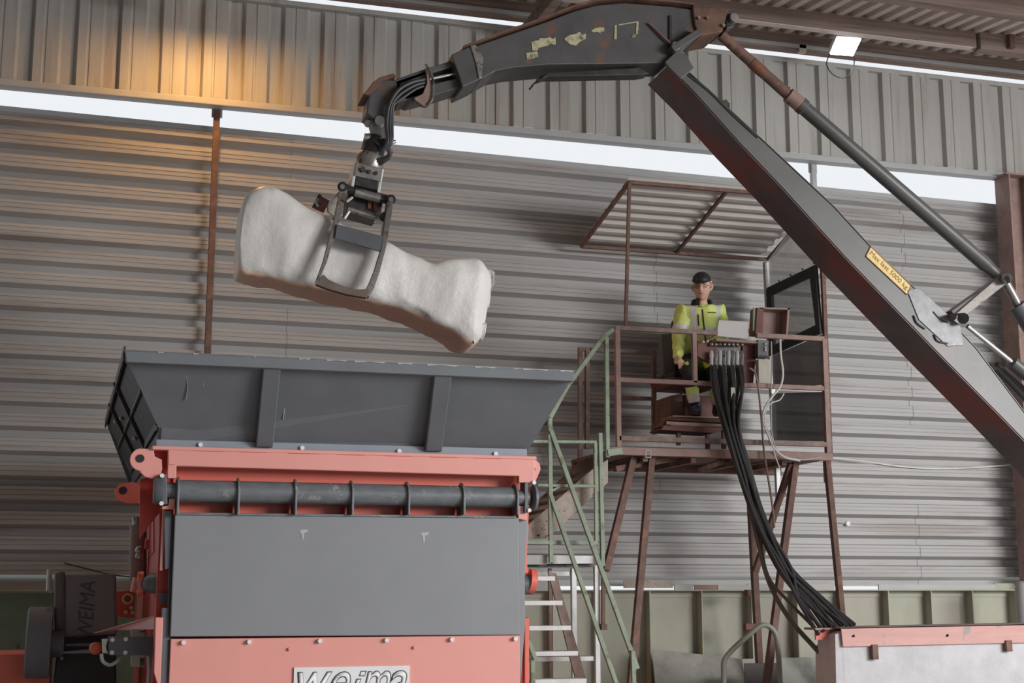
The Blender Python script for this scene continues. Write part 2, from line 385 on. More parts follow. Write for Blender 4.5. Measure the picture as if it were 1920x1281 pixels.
MB().ibeam(V((cx, 12.87, 0)), V((cx, 12.87, ztc)), .26, .24, .018, up=(1, 0, 0)).build('column_shaft', M_['rustpink'], e, bevel=.003)
MB().box((cx-.16, 12.74, ztc-.0), (cx+.25, 13.0, ztc+.02)).build('cap_plate', M_['rustpink'], e)
e = empty('grey_drainpipe', V((PY(1915, 1120, 12.3).x, 12.3, 0)), 'pale grey pipe with domed top beside the pink steel channel', 'pipe')
pp = PY(1918, 1090, 12.3)
MB().tube([V((pp.x, 12.3, 0)), pp+V((0, 0, -.06)), pp+V((0, 0, -.02)), pp], [.085, .085, .07, .03], 20).build('pipe', M_['flash'], e, smooth=True)

# small things on the wall
o = MB().cyl(PY(1588, 982, 13.12), PY(1588, 982, 13.12)+V((0, -.03, 0)), .025, n=12).build('daylight_hole_disc', M_['white']); setp(o, 'small white disc standing for a daylight hole in the grey cladding right of the platform', 'disc')  # white disc in place of a small hole letting in daylight
o = MB().tube(spline([PY(1552, 858, 13.1), PY(1610, 864, 13.1), PY(1700, 876, 13.1), PY(1780, 879, 13.1), PY(1885, 873, 13.1), PY(1960, 868, 13.1)]), .009, 6).build('power_cable', M_['cablewhite'], smooth=True)
setp(o, 'white cable sagging along the wall right of the operator platform', 'cable')
o = MB().tube(spline([PY(120, 1056, 13.1), PY(160, 1066, 13.1), PY(210, 1078, 13.1), PY(270, 1084, 13.1)]), .007, 6).build('wall_cable', M_['black'], smooth=True)
setp(o, 'thin black cable drooping on the wall above the grey gearbox cover', 'cable')

# floodlight
fp = PY(1586, 86, 12.1)
e = empty('floodlight', fp, 'bright white square floodlight under the timber purlins', 'floodlight')
q = [PY(1570, 70, 12.05), PY(1614, 73, 12.05), PY(1599, 104, 12.3), PY(1557, 101, 12.3)]
n = (q[1]-q[0]).cross(q[3]-q[0]).normalized()
if n.dot(CAM-q[0]) < 0: n = -n
MB().prism([p for p in q], n*.008).build('lamp_glass', M_['lamp'], e)
c = sum(q, V())/4
MB().prism([c+(p-c)*1.10-n*.004 for p in q], -n*.05).build('housing', M_['white'], e, bevel=.006)
MB().beam(c-n*.05, c-n*.05+V((0, .12, .22)), .06, .03).build('bracket', M_['steel'], e)
MB().tube(spline([PY(1556, 100, 12.15), PY(1550, 120, 12.2), PY(1560, 138, 12.25), PY(1578, 146, 12.25), PY(1594, 140, 12.2), PY(1601, 122, 12.2), PY(1602, 104, 12.15)]), .006, 6).build('cord', M_['black'], e, smooth=True)
o = MB().box(PY(1499, 97, 12.7)-V((0, 0, 0)), PY(1512, 84, 12.7)+V((0, .06, 0))).build('junction_box', M_['cream'], bevel=.004)
setp(o, 'small pale junction box on the timber left of the floodlight', 'junction box')
# warm lamp just above the frame
lp = PY(396, -22, 12.0)
e = empty('warm_hall_lamp', lp, 'warm glowing hall lamp hanging at the top edge, lighting the ribs orange', 'lamp')
MB().tube([lp+V((0, 0, .22)), lp+V((0, 0, .17)), lp+V((0, 0, .02)), lp+V((0, 0, 0))], [.05, .09, .17, .19], 20, caps=False).build('lamp_shade', M_['flash'], e, smooth=True)
MB().ball(lp+V((0, 0, .125)), (.03, .03, .03), 8).build('bulb', M_['warmglow'], e, smooth=True)
MB().cyl(lp+V((0, 0, .2)), V((lp.x, lp.y, RZ(lp.y)-.03)), .012, n=8).build('hanger', M_['darksteel'], e)
light('warm_lamp_light', 'POINT', lp+V((0, 0, .075)), 110, (1, .50, .14), .08)

# ------------------------------------------------------------------ crane
YC = 9.5; HW = .20          # centre plane, half width
YF = YC-HW
cr = empty('crane', PY(1960, 1150, YC), 'dark grey and red hydraulic loader crane reaching over the hopper', 'crane')
PF = lambda u, v: PY(u, v, YF)
WV = V((0, 2*HW, 0))
up = [(1271, 117), (1300, 141), (1431, 262), (1565, 387), (1631, 459), (1710, 534), (1785, 603), (1831, 652), (1920, 770), (2080, 985)]
lo = [(1251, 125), (1300, 174), (1382, 266), (1464, 352), (1582, 482), (1667, 570), (1772, 678), (1883, 790), (1980, 890)]
wl = {0: .0}
b = MB()
side = [PF(*p) for p in up]+[PF(*p) for p in reversed(lo)]
b.prism(side, (0, .012, 0)); b.prism([p+V((0, 2*HW-.012, 0)) for p in side], (0, .012, 0))
b.build('main_boom_side_plates', M_['boom'], cr, bevel=.006)
def strip(pts, off, t, wv=WV):
    """band along pixel polyline pts, spanning the boom's width, thickness t along off"""
    b = MB()
    P = [PF(*p) for p in pts]
    for a, c in zip(P[:-1], P[1:]):
        d = (c-a).normalized(); n_ = d.cross(V((0, 1, 0))).normalized()
        if n_.dot(V(off)) < 0: n_ = -n_
        b.hexa([a, c, c-n_*t, a-n_*t], [a+wv, c+wv, c+wv-n_*t, a+wv-n_*t])
    return b
strip(lo, (-1, 0, -1), .014).build('main_boom_bottom_plate', M_['boomred'], cr)
strip(up, (1, 0, 1), .014).build('main_boom_top_plate', M_['boom'], cr)
# weld bead patch and wear on the side
b = MB()
wp_ = [(1700, 545), (1722, 540), (1800, 612), (1806, 648), (1776, 650), (1722, 600)]
b.prism([PF(*p) for p in wp_], (0, -.008, 0)); b.build('repair_plate', mat('ground_repair_plate', (.17, .175, .19), .4, .1, .3, 16, spot=(.30, .30, .33), spot_amt=.64, spot_scale=20), cr, bevel=.003)
for pts in ([(1712, 592), (1718, 606), (1733, 617)], [(1750, 628), (1757, 640), (1776, 645)], [(1748, 585), (1762, 600), (1776, 606)]):
    MB().tube(spline([PF(*p)+V((0, -.008, 0)) for p in pts], 4), .007, 6).build('weld_bead', M_['darksteel'], cr, smooth=True)
# label
q = [(1632, 463), (1707, 536), (1700, 553), (1623, 481)]
yo = V((0, -.004, 0))
LQ = [PF(*p)+yo for p in q]
lab = MB().prism(LQ, (0, -.002, 0)).build('label_plate', M_['yellow'], cr)
cc = sum(LQ, V())/4+V((0, -.004, 0))
dx = (LQ[1]-LQ[0]); 
text('lettering', 'Max last 5000 kg', M_['ink'], frame(cc, dx, (LQ[0]-LQ[3])), None, lab, .0005, 0, 0, dx.length*.92, (LQ[0]-LQ[3]).length*.55)
b = MB()
for i in range(4): b.beam(LQ[i]+V((0, -.003, 0)), LQ[(i+1) % 4]+V((0, -.003, 0)), .006, .002, (0, 1, 0))
b.build('label_border', M_['ink'], lab)
# brackets on the boom's back
for pts, d in (([(1325, 158), (1334, 162), (1336, 170), (1322, 168)], .1), ([(1342, 190), (1367, 182), (1374, 190), (1374, 212), (1362, 205)], .18), ([(1376, 216), (1395, 222), (1398, 228), (1380, 226)], .1)):
    MB().prism([PF(*p)+V((0, .05, 0)) for p in pts], (0, d, 0)).build('hose_bracket', M_['darksteel'], cr, bevel=.003)
MB().tube(spline([PF(1262, 108), PF(1290, 140), PF(1330, 172), PF(1372, 214), PF(1420, 258)]), .012, 8).build('hydraulic_hose', M_['rubber'], cr, smooth=True)
# outer stick
HS = .16
YS = YC-HS
PS = lambda u, v: PY(u, v, YS)
st = [(890, 87), (950, 66), (1015, 44), (1075, 21), (1117, 10), (1170, 5), (1260, 12), (1300, 18), (1320, 40), (1312, 68), (1290, 80), (1268, 110), (1255, 117), (1200, 119), (1027, 121), (960, 127), (930, 133), (900, 150)]
b = MB().prism([PS(*p) for p in st], (0, 2*HS, 0)); so = b.build('stick', [M_['stick']], cr, bevel=.008)
# rusty top flange along the stick
b = MB()
tp = [(868, 92), (890, 84), (950, 62), (1015, 40), (1075, 16), (1117, 5), (1170, 0), (1260, 7), (1300, 12)]
P = [PS(*p) for p in tp]
for a, c in zip(P[:-1], P[1:]): b.hexa([a+V((0, -.03, 0)), c+V((0, -.03, 0)), c+V((0, -.03, .018)), a+V((0, -.03, .018))], [a+V((0, .35, 0)), c+V((0, .35, 0)), c+V((0, .35, .018)), a+V((0, .35, .018))])
b.build('top_flange', M_['rustdark'], cr)
# lower guide under the stick
b = MB().prism([PS(*p)+V((0, .05, 0)) for p in [(1003, 152), (1030, 132), (1205, 122), (1222, 133), (1205, 136), (1030, 139), (1010, 145), (1005, 156)]], (0, .12, 0)); b.build('guide_rail', M_['darksteel'], cr, bevel=.004)
# peeling stickers
def ragged(poly, name, m):
    P = [PS(*p)+V((0, -.003, 0)) for p in poly]
    MB().prism(P, (0, -.002, 0)).build(name, m, cr)
ragged([(986, 100), (1007, 97), (1010, 107), (988, 113)], 'peeling_sticker', M_['yellowold'])
ragged([(996, 80), (1003, 77), (1009, 76), (1013, 72), (1024, 72), (1031, 70), (1036, 74), (1041, 70), (1042, 88), (1034, 83), (1022, 87), (1010, 90), (1006, 96), (998, 95)], 'peeling_sticker', M_['yellowold'])
ragged([(1058, 73), (1068, 66), (1080, 64), (1086, 60), (1092, 66), (1098, 63), (1098, 73), (1088, 78), (1080, 86), (1070, 84), (1062, 80)], 'peeling_sticker', M_['yellowold'])
ragged([(1108, 58), (1116, 53), (1124, 52), (1132, 52), (1133, 58), (1124, 64), (1120, 60), (1112, 61)], 'peeling_sticker', M_['yellowold'])
for k, ln in enumerate(([(1152, 48), (1156, 47), (1156, 74), (1151, 74)], [(1160, 46), (1196, 40), (1196, 42), (1160, 48)], [(1193, 42), (1197, 42), (1196, 66), (1192, 68)], [(1184, 66), (1193, 64), (1192, 70), (1184, 71)])):
    ragged(ln, 'sticker_remnant', M_['yellowold'])
MB().beam(PS(1256, 30)+V((0, -.01, 0)), PS(1256, 92)+V((0, -.01, 0)), .02, .012).build('weld_rib', M_['darksteel'], cr)
# knuckle: rust plate, link, pins
b = MB().prism([PS(*p)+V((0, -.03, 0)) for p in [(1296, 14), (1330, 16), (1365, 17), (1358, 40), (1352, 62), (1310, 70), (1300, 50)]], (0, .36, 0)); b.build('knuckle_bracket', M_['rustdark'], cr, bevel=.01)
for (u, v, r) in ((1306, 38, .012), (1322, 38, .012), (1352, 52, .014)):
    MB().cyl(PS(u, v)+V((0, -.055, 0)), PS(u, v), r, n=8).build('bolt', M_['steel'], cr)
b = MB().prism([PS(*p)+V((0, -.02, 0)) for p in [(1358, 26), (1372, 26), (1380, 40), (1374, 52), (1360, 56)]], (0, .3, 0)); b.build('pin_lug', M_['darksteel'], cr, bevel=.006)
MB().cyl(PS(1371, 38)+V((0, -.06, 0)), PS(1371, 38)+V((0, .4, 0)), .035, n=16).build('pin', M_['steel'], cr, smooth=True)
b = MB().beam(PS(1252, 100)+V((0, -.05, 0)), PS(1305, 66)+V((0, -.05, 0)), .05, .10, (0, 1, 0)); b.build('link_plate', M_['stick'], cr, bevel=.004)
b = MB().beam(PS(1215, 45)+V((0, -.02, 0)), PS(1258, 88)+V((0, -.03, 0)), .016, .016); b.build('grease_pipe', M_['rust'], cr)
MB().cyl(PS(1260, 94)+V((0, -.09, 0)), PS(1260, 94)+V((0, .4, 0)), .035, n=14).build('pin', M_['steel'], cr, smooth=True)
b = MB().prism([PF(*p)+V((0, -.02, 0)) for p in [(1245, 118), (1268, 96), (1285, 104), (1300, 130), (1275, 150), (1255, 130)]], (0, .03, 0)); b.build('hinge_plate', M_['boom'], cr, bevel=.005)
b = MB().prism([PF(*p) for p in [(1203, 141), (1251, 122), (1300, 174), (1262, 200)]], (0, .0, .0))
# big cylinder
c0 = PY(1352, 66, 9.45); c1 = PY(1478, 178, 9.45); c2 = PY(1500, 196, 9.45); c3 = PY(1868, 514, 9.45)
MB().cyl(c0, c1, .042, .045, 18).build('cylinder_rod', M_['rust'], cr, smooth=True)
m_ = c0.lerp(c1, .45); MB().cyl(m_, c0.lerp(c1, .62), .047, n=18).build('rod_wiper_stain', M_['rustorange'], cr, smooth=True)
MB().cyl(c1, c2, .062, n=18).build('cylinder_gland', M_['rustpink'], cr, smooth=True)
for t in (.0, 1.0):
    pz = c1.lerp(c2, t); MB().cyl(pz+V((.0, -.01, .06)), pz+V((0, .0, -.075)), .012, n=8).build('gland_fitting', M_['darksteel'], cr)
dd = (c3-c2).normalized()
MB().tube([c2, c2+dd*.04, c2+dd*.05, c3-dd*.12, c3-dd*.10, c3-dd*.02, c3], [.066, .066, .058, .06, .052, .046, .05], 22).build('cylinder_barrel', M_['boom'], cr, smooth=True)
for s_ in (.35, .6):
    pass
# link arms at the cylinder's foot
pA = PF(1868, 520); 
b = MB().beam(PY(1780, 590, 9.65), PY(1868, 528, 9.65), .05, .10, (0, 1, 0)); b.build('link_arm', M_['boomred'], cr, bevel=.004)
b = MB().prism([PY(*p, 9.28) for p in [(1878, 514), (1890, 530), (1812, 592), (1792, 588)]], (0, .05, 0)); b.build('link_arm', M_['jaw'], cr, bevel=.006)
MB().cyl(PY(1888, 522, 9.2), PY(1888, 522, 9.75), .042, n=18).build('pin', M_['steel'], cr, smooth=True)
MB().cyl(PY(1888, 522, 9.19), PY(1888, 522, 9.18), .018, n=10).build('pin_bolt', M_['darksteel'], cr)
MB().cyl(PY(1806, 597, 9.2), PY(1806, 597, 9.75), .045, n=10).build('pivot', M_['darksteel'], cr, smooth=True)
MB().cyl(PY(1787, 594, 9.2), PY(1787, 594, 9.3), .028, n=10).build('pivot', M_['darksteel'], cr, smooth=True)
# second rods going down right
MB().cyl(PY(1814, 612, 9.4), PY(1903, 684, 9.4), .020, n=14).build('chrome_rod', M_['chrome'], cr, smooth=True)
MB().cyl(PY(1898, 680, 9.4), PY(2010, 772, 9.4), .055, n=18).build('lower_cylinder', M_['boom'], cr, smooth=True)
MB().tube([PY(1887, 532, 9.4), PY(1898, 552, 9.4), PY(1912, 577, 9.4)], .035, 14).build('tie_rod', M_['steel'], cr, smooth=True)
MB().cyl(PY(1908, 572, 9.4), PY(1990, 700, 9.4), .075, n=18).build('lower_cylinder', M_['greydk'], cr, smooth=True)
for k, (u, v) in enumerate(((1868, 690), (1880, 692), (1890, 700))):
    MB().tube(spline([PY(u, v, 9.55), PY(u+45, v+45, 9.55), PY(u+120, v+125, 9.55)]), .035-.009*k, 10).build('hydraulic_pipe', M_['boom'], cr, smooth=True)
for (u, v) in ((1858, 688), (1870, 684)):
    MB().ball(PY(u, v, 9.5), .022, 6).build('pipe_fitting', M_['darksteel'], cr)
# telescopic inner stick and neck
YI = YC-.11; PI_ = lambda u, v: PY(u, v, YI)
b = MB().prism([PS(*p)+V((0, -.02, 0)) for p in [(845, 104), (885, 86), (900, 150), (866, 166), (858, 140)]], (0, 2*HS+.04, 0)); b.build('stick_collar', M_['stick'], cr, bevel=.008)
b = MB().prism([PS(*p)+V((0, -.03, 0)) for p in [(880, 88), (890, 86), (904, 110), (901, 148), (896, 150), (890, 120)]], (0, .012, 0)); b.build('wear_strip', M_['steel'], cr, bevel=.003)
b = MB()
b.prism([PI_(*p) for p in [(738, 150), (800, 128), (868, 107), (870, 118), (800, 140), (745, 160)]], (0, .22, 0))
b.prism([PI_(*p) for p in [(742, 178), (800, 160), (872, 143), (876, 160), (820, 177), (770, 190)]], (0, .22, 0))
b.prism([PI_(*p) for p in [(742, 152), (800, 132), (802, 175), (747, 192)]], (0, .22, 0))
b.build('inner_stick', M_['stick'], cr, bevel=.006)
MB().cyl(PI_(805, 147)+V((0, .02, 0)), PI_(866, 134)+V((0, .02, 0)), .014, n=10).build('cylinder_rod', M_['chrome'], cr, smooth=True)
b = MB().prism([PI_(*p)+V((0, .1, 0)) for p in [(800, 140), (872, 120), (874, 152), (803, 172)]], (0, .02, 0)); b.build('web_plate', M_['darksteel'], cr)
# hose guard fin
P = [PI_(*p) for p in [(797, 127), (802, 140), (807, 165), (806, 188), (800, 203), (790, 202), (776, 192), (774, 188), (790, 180), (798, 160)]]
MB().prism([p+V((0, -.05, 0)) for p in P], (0, .05, 0)).build('hose_guard', M_['rustpink'], cr, bevel=.003)
MB().tube(spline([PI_(795, 125)+V((0, -.05, 0)), PI_(804, 140)+V((0, -.06, 0)), PI_(809, 165)+V((0, -.06, 0)), PI_(807, 190)+V((0, -.06, 0)), PI_(799, 202)+V((0, -.06, 0))]), .009, 6).build('hose_guard_rim', M_['steel'], cr, smooth=True)
# curved neck
b = MB().prism([PI_(*p) for p in [(700, 155), (716, 148), (745, 150), (760, 165), (747, 185), (736, 205), (727, 222), (700, 222), (687, 212), (690, 188), (693, 170)]], (0, .22, 0)); b.build('neck', M_['stick'], cr, bevel=.012)
b = MB().prism([PI_(*p)+V((0, -.02, 0)) for p in [(738, 139), (742, 145), (715, 154), (702, 170), (690, 180), (680, 178), (686, 172), (698, 156), (712, 146)]], (0, .26, 0)); b.build('rusty_head_plate', M_['rustdark'], cr, bevel=.005)
for k, (dx_, r_) in enumerate(((0, .016), (9, .014), (16, .012))):
    MB().tube(spline([PI_(800, 150+k*6)+V((0, -.02, 0)), PI_(770+dx_/2, 158+k*6)+V((0, -.04, 0)), PI_(742+dx_/3, 176+k*8)+V((0, -.06, 0)), PI_(726+dx_/2, 205)+V((0, -.06, 0)), PI_(722+dx_/1.5, 240)+V((0, -.05, 0)), PI_(724+dx_/2, 268)+V((0, -.05, 0)), PI_(716+dx_/2, 284)+V((0, -.03, 0))]), r_, 8).build('hydraulic_hose', M_['rubber'], cr, smooth=True)

# ------------------------------------------------------------------ grapple
G = lambda u, v, dy=0: PY(u, v, YC+dy)
gr = empty('grapple', G(705, 222), 'oily steel clamshell grapple gripping the white bale', 'grapple')
b = MB()
b.prism([G(*p, -.06) for p in [(697, 216), (730, 218), (734, 232), (726, 262), (716, 272), (700, 262), (692, 240)]], (0, .02, 0))
b.prism([G(*p, .06) for p in [(697, 216), (730, 218), (730, 262), (716, 272), (692, 240)]], (0, .02, 0)); b.build('shackle', M_['steel'], gr, bevel=.005)
MB().cyl(G(712, 226, -.12), G(712, 226, .12), .035, n=16).build('pin', M_['chrome'], gr, smooth=True)
MB().cyl(G(690, 232, -.05), G(690, 232, .05), .028, n=12).build('pin', M_['steel'], gr, smooth=True)
MB().tube([G(684, 258, -.04), G(700, 258, -.04)], .030, 10).build('swivel_fitting', M_['steel'], gr, smooth=True)
MB().tube([G(707, 254), G(704, 262), G(698, 286), G(696, 298)], [.05, .085, .085, .07], 16).build('swivel', M_['darksteel'], gr, smooth=True)
for k in range(3):
    MB().tube(spline([G(702+k*9, 262, -.08), G(716+k*5, 275-k*3, -.12), G(734-k*2, 285+k*4, -.1), G(720, 297+k*3, -.09), G(700+k*6, 300+k*4, -.08)]), .013, 8).build('hydraulic_hose', M_['rubber'], gr, smooth=True)
MB().tube([G(730, 268, -.06), G(742, 265, -.06)], [.02, .012], 8).build('fitting', M_['steel'], gr)
MB().tube([G(697, 292), G(694, 300), G(691, 318), G(689, 322)], [.09, .10, .10, .085], 18).build('rotator', M_['steel'], gr, smooth=True)
# rotator housing box (tilted)
dn = (G(678, 400)-G(697, 292)).normalized(); ac = dn.cross(V((0, 1, 0))).normalized()
if ac.x < 0: ac = -ac
c = G(685, 338); MT = frame(c, ac, -dn)
def tb(name, cx, cy, w, h, d, m, bev=.005, dy=0):
    # oriented box in the grapple's tilted frame (cx right, cy up)
    b = MB(); b.box((cx-w/2, cy-h/2, -d/2+dy), (cx+w/2, cy+h/2, d/2+dy), MT); return b.build(name, m, gr, bevel=bev)
# MT local z = x cross y -> points toward camera (-Y) or away; use as depth
tb('rotator_housing', 0, .03, .20, .10, .22, M_['steel'])
tb('rotator_housing', 0, -.05, .17, .07, .20, M_['darksteel'])
for sx in (-1, 1): tb('side_cheek', sx*.095, -.01, .02, .18, .2, M_['whitemetal'], .003)
for sx in (-.05, .0, .05):
    b = MB().cyl(MT @ V((sx, .03, .125)), MT @ V((sx, .03, .105)), .014, n=8); b.build('bolt', M_['darksteel'], gr)
    b = MB().cyl(MT @ V((sx, .03, -.125)), MT @ V((sx, .03, -.105)), .014, n=8); b.build('bolt', M_['darksteel'], gr)
# top frame: crossbar with cylinders
LT, RT = (648, 352), (728, 378)
MB().cyl(G(640, 352, -.16), G(735, 378, -.16), .030, n=14).build('front_shaft', M_['darksteel'], gr, smooth=True)
MB().cyl(G(665, 360, -.165), G(712, 373, -.165), .034, n=14).build('shaft_sleeve', M_['steel'], gr, smooth=True)
MB().cyl(G(640, 350, .16), G(735, 376, .16), .030, n=14).build('rear_shaft', M_['darksteel'], gr, smooth=True)
for (u, v) in ((642, 350), (733, 374)):
    MB().tube([G(u, v, -.22), G(u, v, .2)], .035, 12).build('end_boss', M_['darksteel'], gr, smooth=True)
    MB().cyl(G(u, v, -.24), G(u, v, -.22), .018, n=8).build('boss_bolt', M_['steel'], gr)
b = MB().prism([G(*p, -.1) for p in [(655, 352), (718, 370), (716, 400), (706, 412), (650, 396)]], (0, .2, 0)); b.build('frame_box', M_['darksteel'], gr, bevel=.006)
MB().prism([G(*p, -.14) for p in [(657, 388), (713, 403), (712, 410), (656, 395)]], (0, .02, 0)).build('lower_lip', M_['steel'], gr, bevel=.003)
MB().cyl(G(652, 392, -.14), G(712, 410, -.14), .020, n=10).build('lower_shaft', M_['steel'], gr, smooth=True)
for (u, v, u2, v2) in ((650, 378, 661, 370), (655, 396, 646, 410), (702, 418, 716, 404)):
    MB().cyl(G(u, v, -.2), G(u2, v2, -.2), .010, n=8).build('grab_rod', M_['whitemetal'], gr)
for (u, v) in ((690, 384), (700, 388)): MB().box(G(u, v+7, -.12), G(u+6, v-7, -.1)).build('red_block', M_['rustorange'], gr)
# lugs with bolts
MB().cyl(G(640, 382, -.23), G(640, 382, -.18), .03, n=12).build('jaw_pin', M_['darksteel'], gr, smooth=True)
MB().cyl(G(720, 407, -.23), G(720, 407, -.18), .034, n=12).build('jaw_pin', M_['darksteel'], gr, smooth=True)
# front jaw: two curved arms, plate, bottom edge.  the jaw bows toward the camera
def bow(v): # depth of the jaw surface as it goes down
    t = (v-360)/200; return -.20-.22*math.sin(max(0, min(1, t))*math.pi*.55)
def arm(outer, inner, name):
    b = MB()
    for (a0, i0), (a1, i1) in zip(list(zip(outer, inner))[:-1], list(zip(outer, inner))[1:]):
        p = [G(*a0, bow(a0[1])), G(*i0, bow(a0[1])), G(*i1, bow(a1[1])), G(*a1, bow(a1[1]))]
        b.hexa(p, [q+V((0, .06, 0)) for q in p])
    return b.build(name, M_['jaw'], gr, bevel=.003)
arm([(639, 352), (632, 385), (627, 410), (616, 452), (606, 490), (598, 512), (591, 531)], [(652, 356), (644, 388), (637, 412), (624, 455), (613, 492), (606, 508), (602, 520)], 'jaw_arm')
arm([(738, 370), (735, 400), (731, 425), (724, 465), (712, 510), (702, 540), (692, 558)], [(726, 378), (723, 404), (720, 427), (715, 466), (702, 508), (693, 530), (684, 548)], 'jaw_arm')
p = [G(632, 420, bow(433)), G(722, 444, bow(440)), G(717, 472, bow(465)), G(628, 446, bow(455))]
MB().hexa(p, [q+V((0, .03, 0)) for q in p]).build('jaw_plate', M_['greydk'], gr, bevel=.003)
p = [G(*q, bow(530)) for q in [(606, 514), (616, 524), (640, 535), (668, 543), (696, 541), (688, 559), (650, 552), (615, 542), (592, 533)]]
MB().prism(p, (0, .05, 0)).build('jaw_cutting_edge', mat('worn_brown_jaw_edge', (.15, .11, .09), .6, .1, .2, 9), gr, bevel=.004)
# rear jaw behind the bale
def bowr(v): t = (v-360)/200; return .20+.24*math.sin(max(0, min(1, t))*math.pi*.55)
for (o_, i_) in (([(639, 352), (628, 392), (615, 430), (604, 480), (600, 520)], [(652, 356), (640, 395), (626, 432), (614, 480), (610, 520)]), ([(735, 374), (730, 410), (722, 450), (708, 500), (694, 545)], [(724, 378), (718, 410), (712, 450), (698, 500), (684, 540)])):
    b = MB(); Z = list(zip(o_, i_))
    for (a0, i0), (a1, i1) in zip(Z[:-1], Z[1:]):
        p = [G(*a0, bowr(a0[1])), G(*i0, bowr(i0[1])), G(*i1, bowr(i1[1])), G(*a1, bowr(a1[1]))]
        b.hexa(p, [q+V((0, -.05, 0)) for q in p])
    b.build('rear_jaw_arm', M_['jaw'], gr)
b = MB().prism([G(*p, -.08) for p in [(614, 384), (641, 352), (643, 398), (632, 410), (615, 396)]], (0, .04, 0)); b.build('side_plate', mat('pale_side_plate', (.42, .38, .36), .5, .1, .15), gr, bevel=.004)
MB().cyl(G(596, 380, -.02), G(612, 388, -.02), .05, n=12).build('side_motor', M_['darkred'], gr, smooth=True)
MB().cyl(G(591, 376, -.02), G(597, 379, -.02), .055, n=12).build('motor_flange', M_['darksteel'], gr, smooth=True)
MB().tube(spline([G(598, 372, -.06), G(592, 378, -.08), G(597, 388, -.08)]), .01, 6).build('hydraulic_hose', M_['steel'], gr, smooth=True)

# ------------------------------------------------------------------ bale
ba = empty('wrapped_bale', G(690, 560), 'long white wrapped bale hanging in the grapple above the hopper', 'bale')
topl = [(452, 395), (458, 372), (476, 356), (497, 348), (525, 355), (560, 374), (600, 396), (640, 416), (690, 438), (728, 452), (752, 466), (785, 481), (812, 493), (840, 486), (872, 483), (898, 487), (914, 500), (926, 512)]
botl = [(449, 450), (446, 502), (455, 512), (480, 519), (515, 525), (552, 533), (595, 543), (630, 552), (672, 563), (712, 574), (742, 583), (770, 592), (795, 601), (820, 612), (848, 626), (872, 640), (893, 644), (905, 634)]
# side outline defined at the bale's front; cross-section a rounded rectangle .62 deep
NA = 40; secs = []
def lerp2(a, b, t): return (a[0]+(b[0]-a[0])*t, a[1]+(b[1]-a[1])*t)
def resamp(poly, n):
    P = [V((p[0], p[1], 0)) for p in poly]; S = spline(P, 6); Ls = [0]
    for a, c in zip(S[:-1], S[1:]): Ls.append(Ls[-1]+(c-a).length)
    out = []
    for i in range(n):
        t = Ls[-1]*i/(n-1); j = 0
        while j < len(S)-2 and Ls[j+1] < t: j += 1
        f = (t-Ls[j])/max(1e-6, Ls[j+1]-Ls[j]); q = S[j].lerp(S[j+1], f); out.append((q.x, q.y))
    return out
NS = 90
T, B_ = resamp(topl, NS), resamp(botl, NS)
DB = .25
vs = []; fs = []; mi = []
for i in range(NS):
    e_ = min(i, NS-1-i)/5; sc_ = min(1, .82+.18*math.sin(min(1, e_)*math.pi/2))
    pt, pb = G(*T[i], -DB+.08), G(*B_[i], -DB+.04)
    c = (pt+pb)/2; hz = (pt-pb)/2
    for k in range(NA):
        a = 2*math.pi*k/NA; ca, sa = math.cos(a), math.sin(a)
        ex = .38
        px = math.copysign(abs(ca)**ex, ca); pz = math.copysign(abs(sa)**ex, sa)
        dy = DB*sc_
        q = c+hz*pz+V((0, DB-.06+px*dy, 0))
        nn = noise.noise(q*2.4)*.05+noise.noise(q*6)*.026+(.5-abs(noise.noise(V((q.x*4+q.z*5, q.y*5, q.z*4-q.x*2)))))*.035-.012+noise.noise(q*17)*.008
        out_ = V((0, px, 0))+hz.normalized()*pz
        amp = 1 if abs(px) > .6 else .35
        q += out_.normalized()*nn*(.8 if pz < .9 else .5)
        vs.append(q)
for i in range(NS-1):
    for k in range(NA):
        k2 = (k+1) % NA; fs.append([i*NA+k, i*NA+k2, (i+1)*NA+k2, (i+1)*NA+k])
bmb = MB(); bmb.v = vs; bmb.f = fs
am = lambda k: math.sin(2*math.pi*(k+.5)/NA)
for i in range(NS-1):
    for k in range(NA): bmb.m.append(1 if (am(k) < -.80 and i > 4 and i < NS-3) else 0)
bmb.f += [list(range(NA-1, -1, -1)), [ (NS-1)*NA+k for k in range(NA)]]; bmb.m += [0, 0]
bmb.build('bale_wrap', [M_['bale'], M_['bale_warm']], ba, smooth=True, sharp=70)
# gathered film flaps at the ends
def flap(pts, dy, name):
    P = [G(*p, dy+random.uniform(-.03, .03)) for p in pts]; c_ = sum(P, V())/len(P)
    b = MB(); b.prism(P, (0, .05, 0)); b.build(name, M_['bale'], ba, smooth=True, bevel=.02, seg=3)
flap([(905, 500), (921, 506), (929, 508), (927, 530), (922, 545), (918, 580), (912, 560), (910, 525)], -.15, 'film_flap')
flap([(884, 626), (903, 606), (914, 604), (911, 626), (904, 640), (896, 636), (890, 645)], -.2, 'film_flap')
flap([(455, 380), (468, 364), (482, 362), (480, 395), (466, 410), (456, 402)], -.2, 'film_flap')
flap([(468, 366), (474, 357), (482, 356), (480, 366)], -.15, 'film_flap')

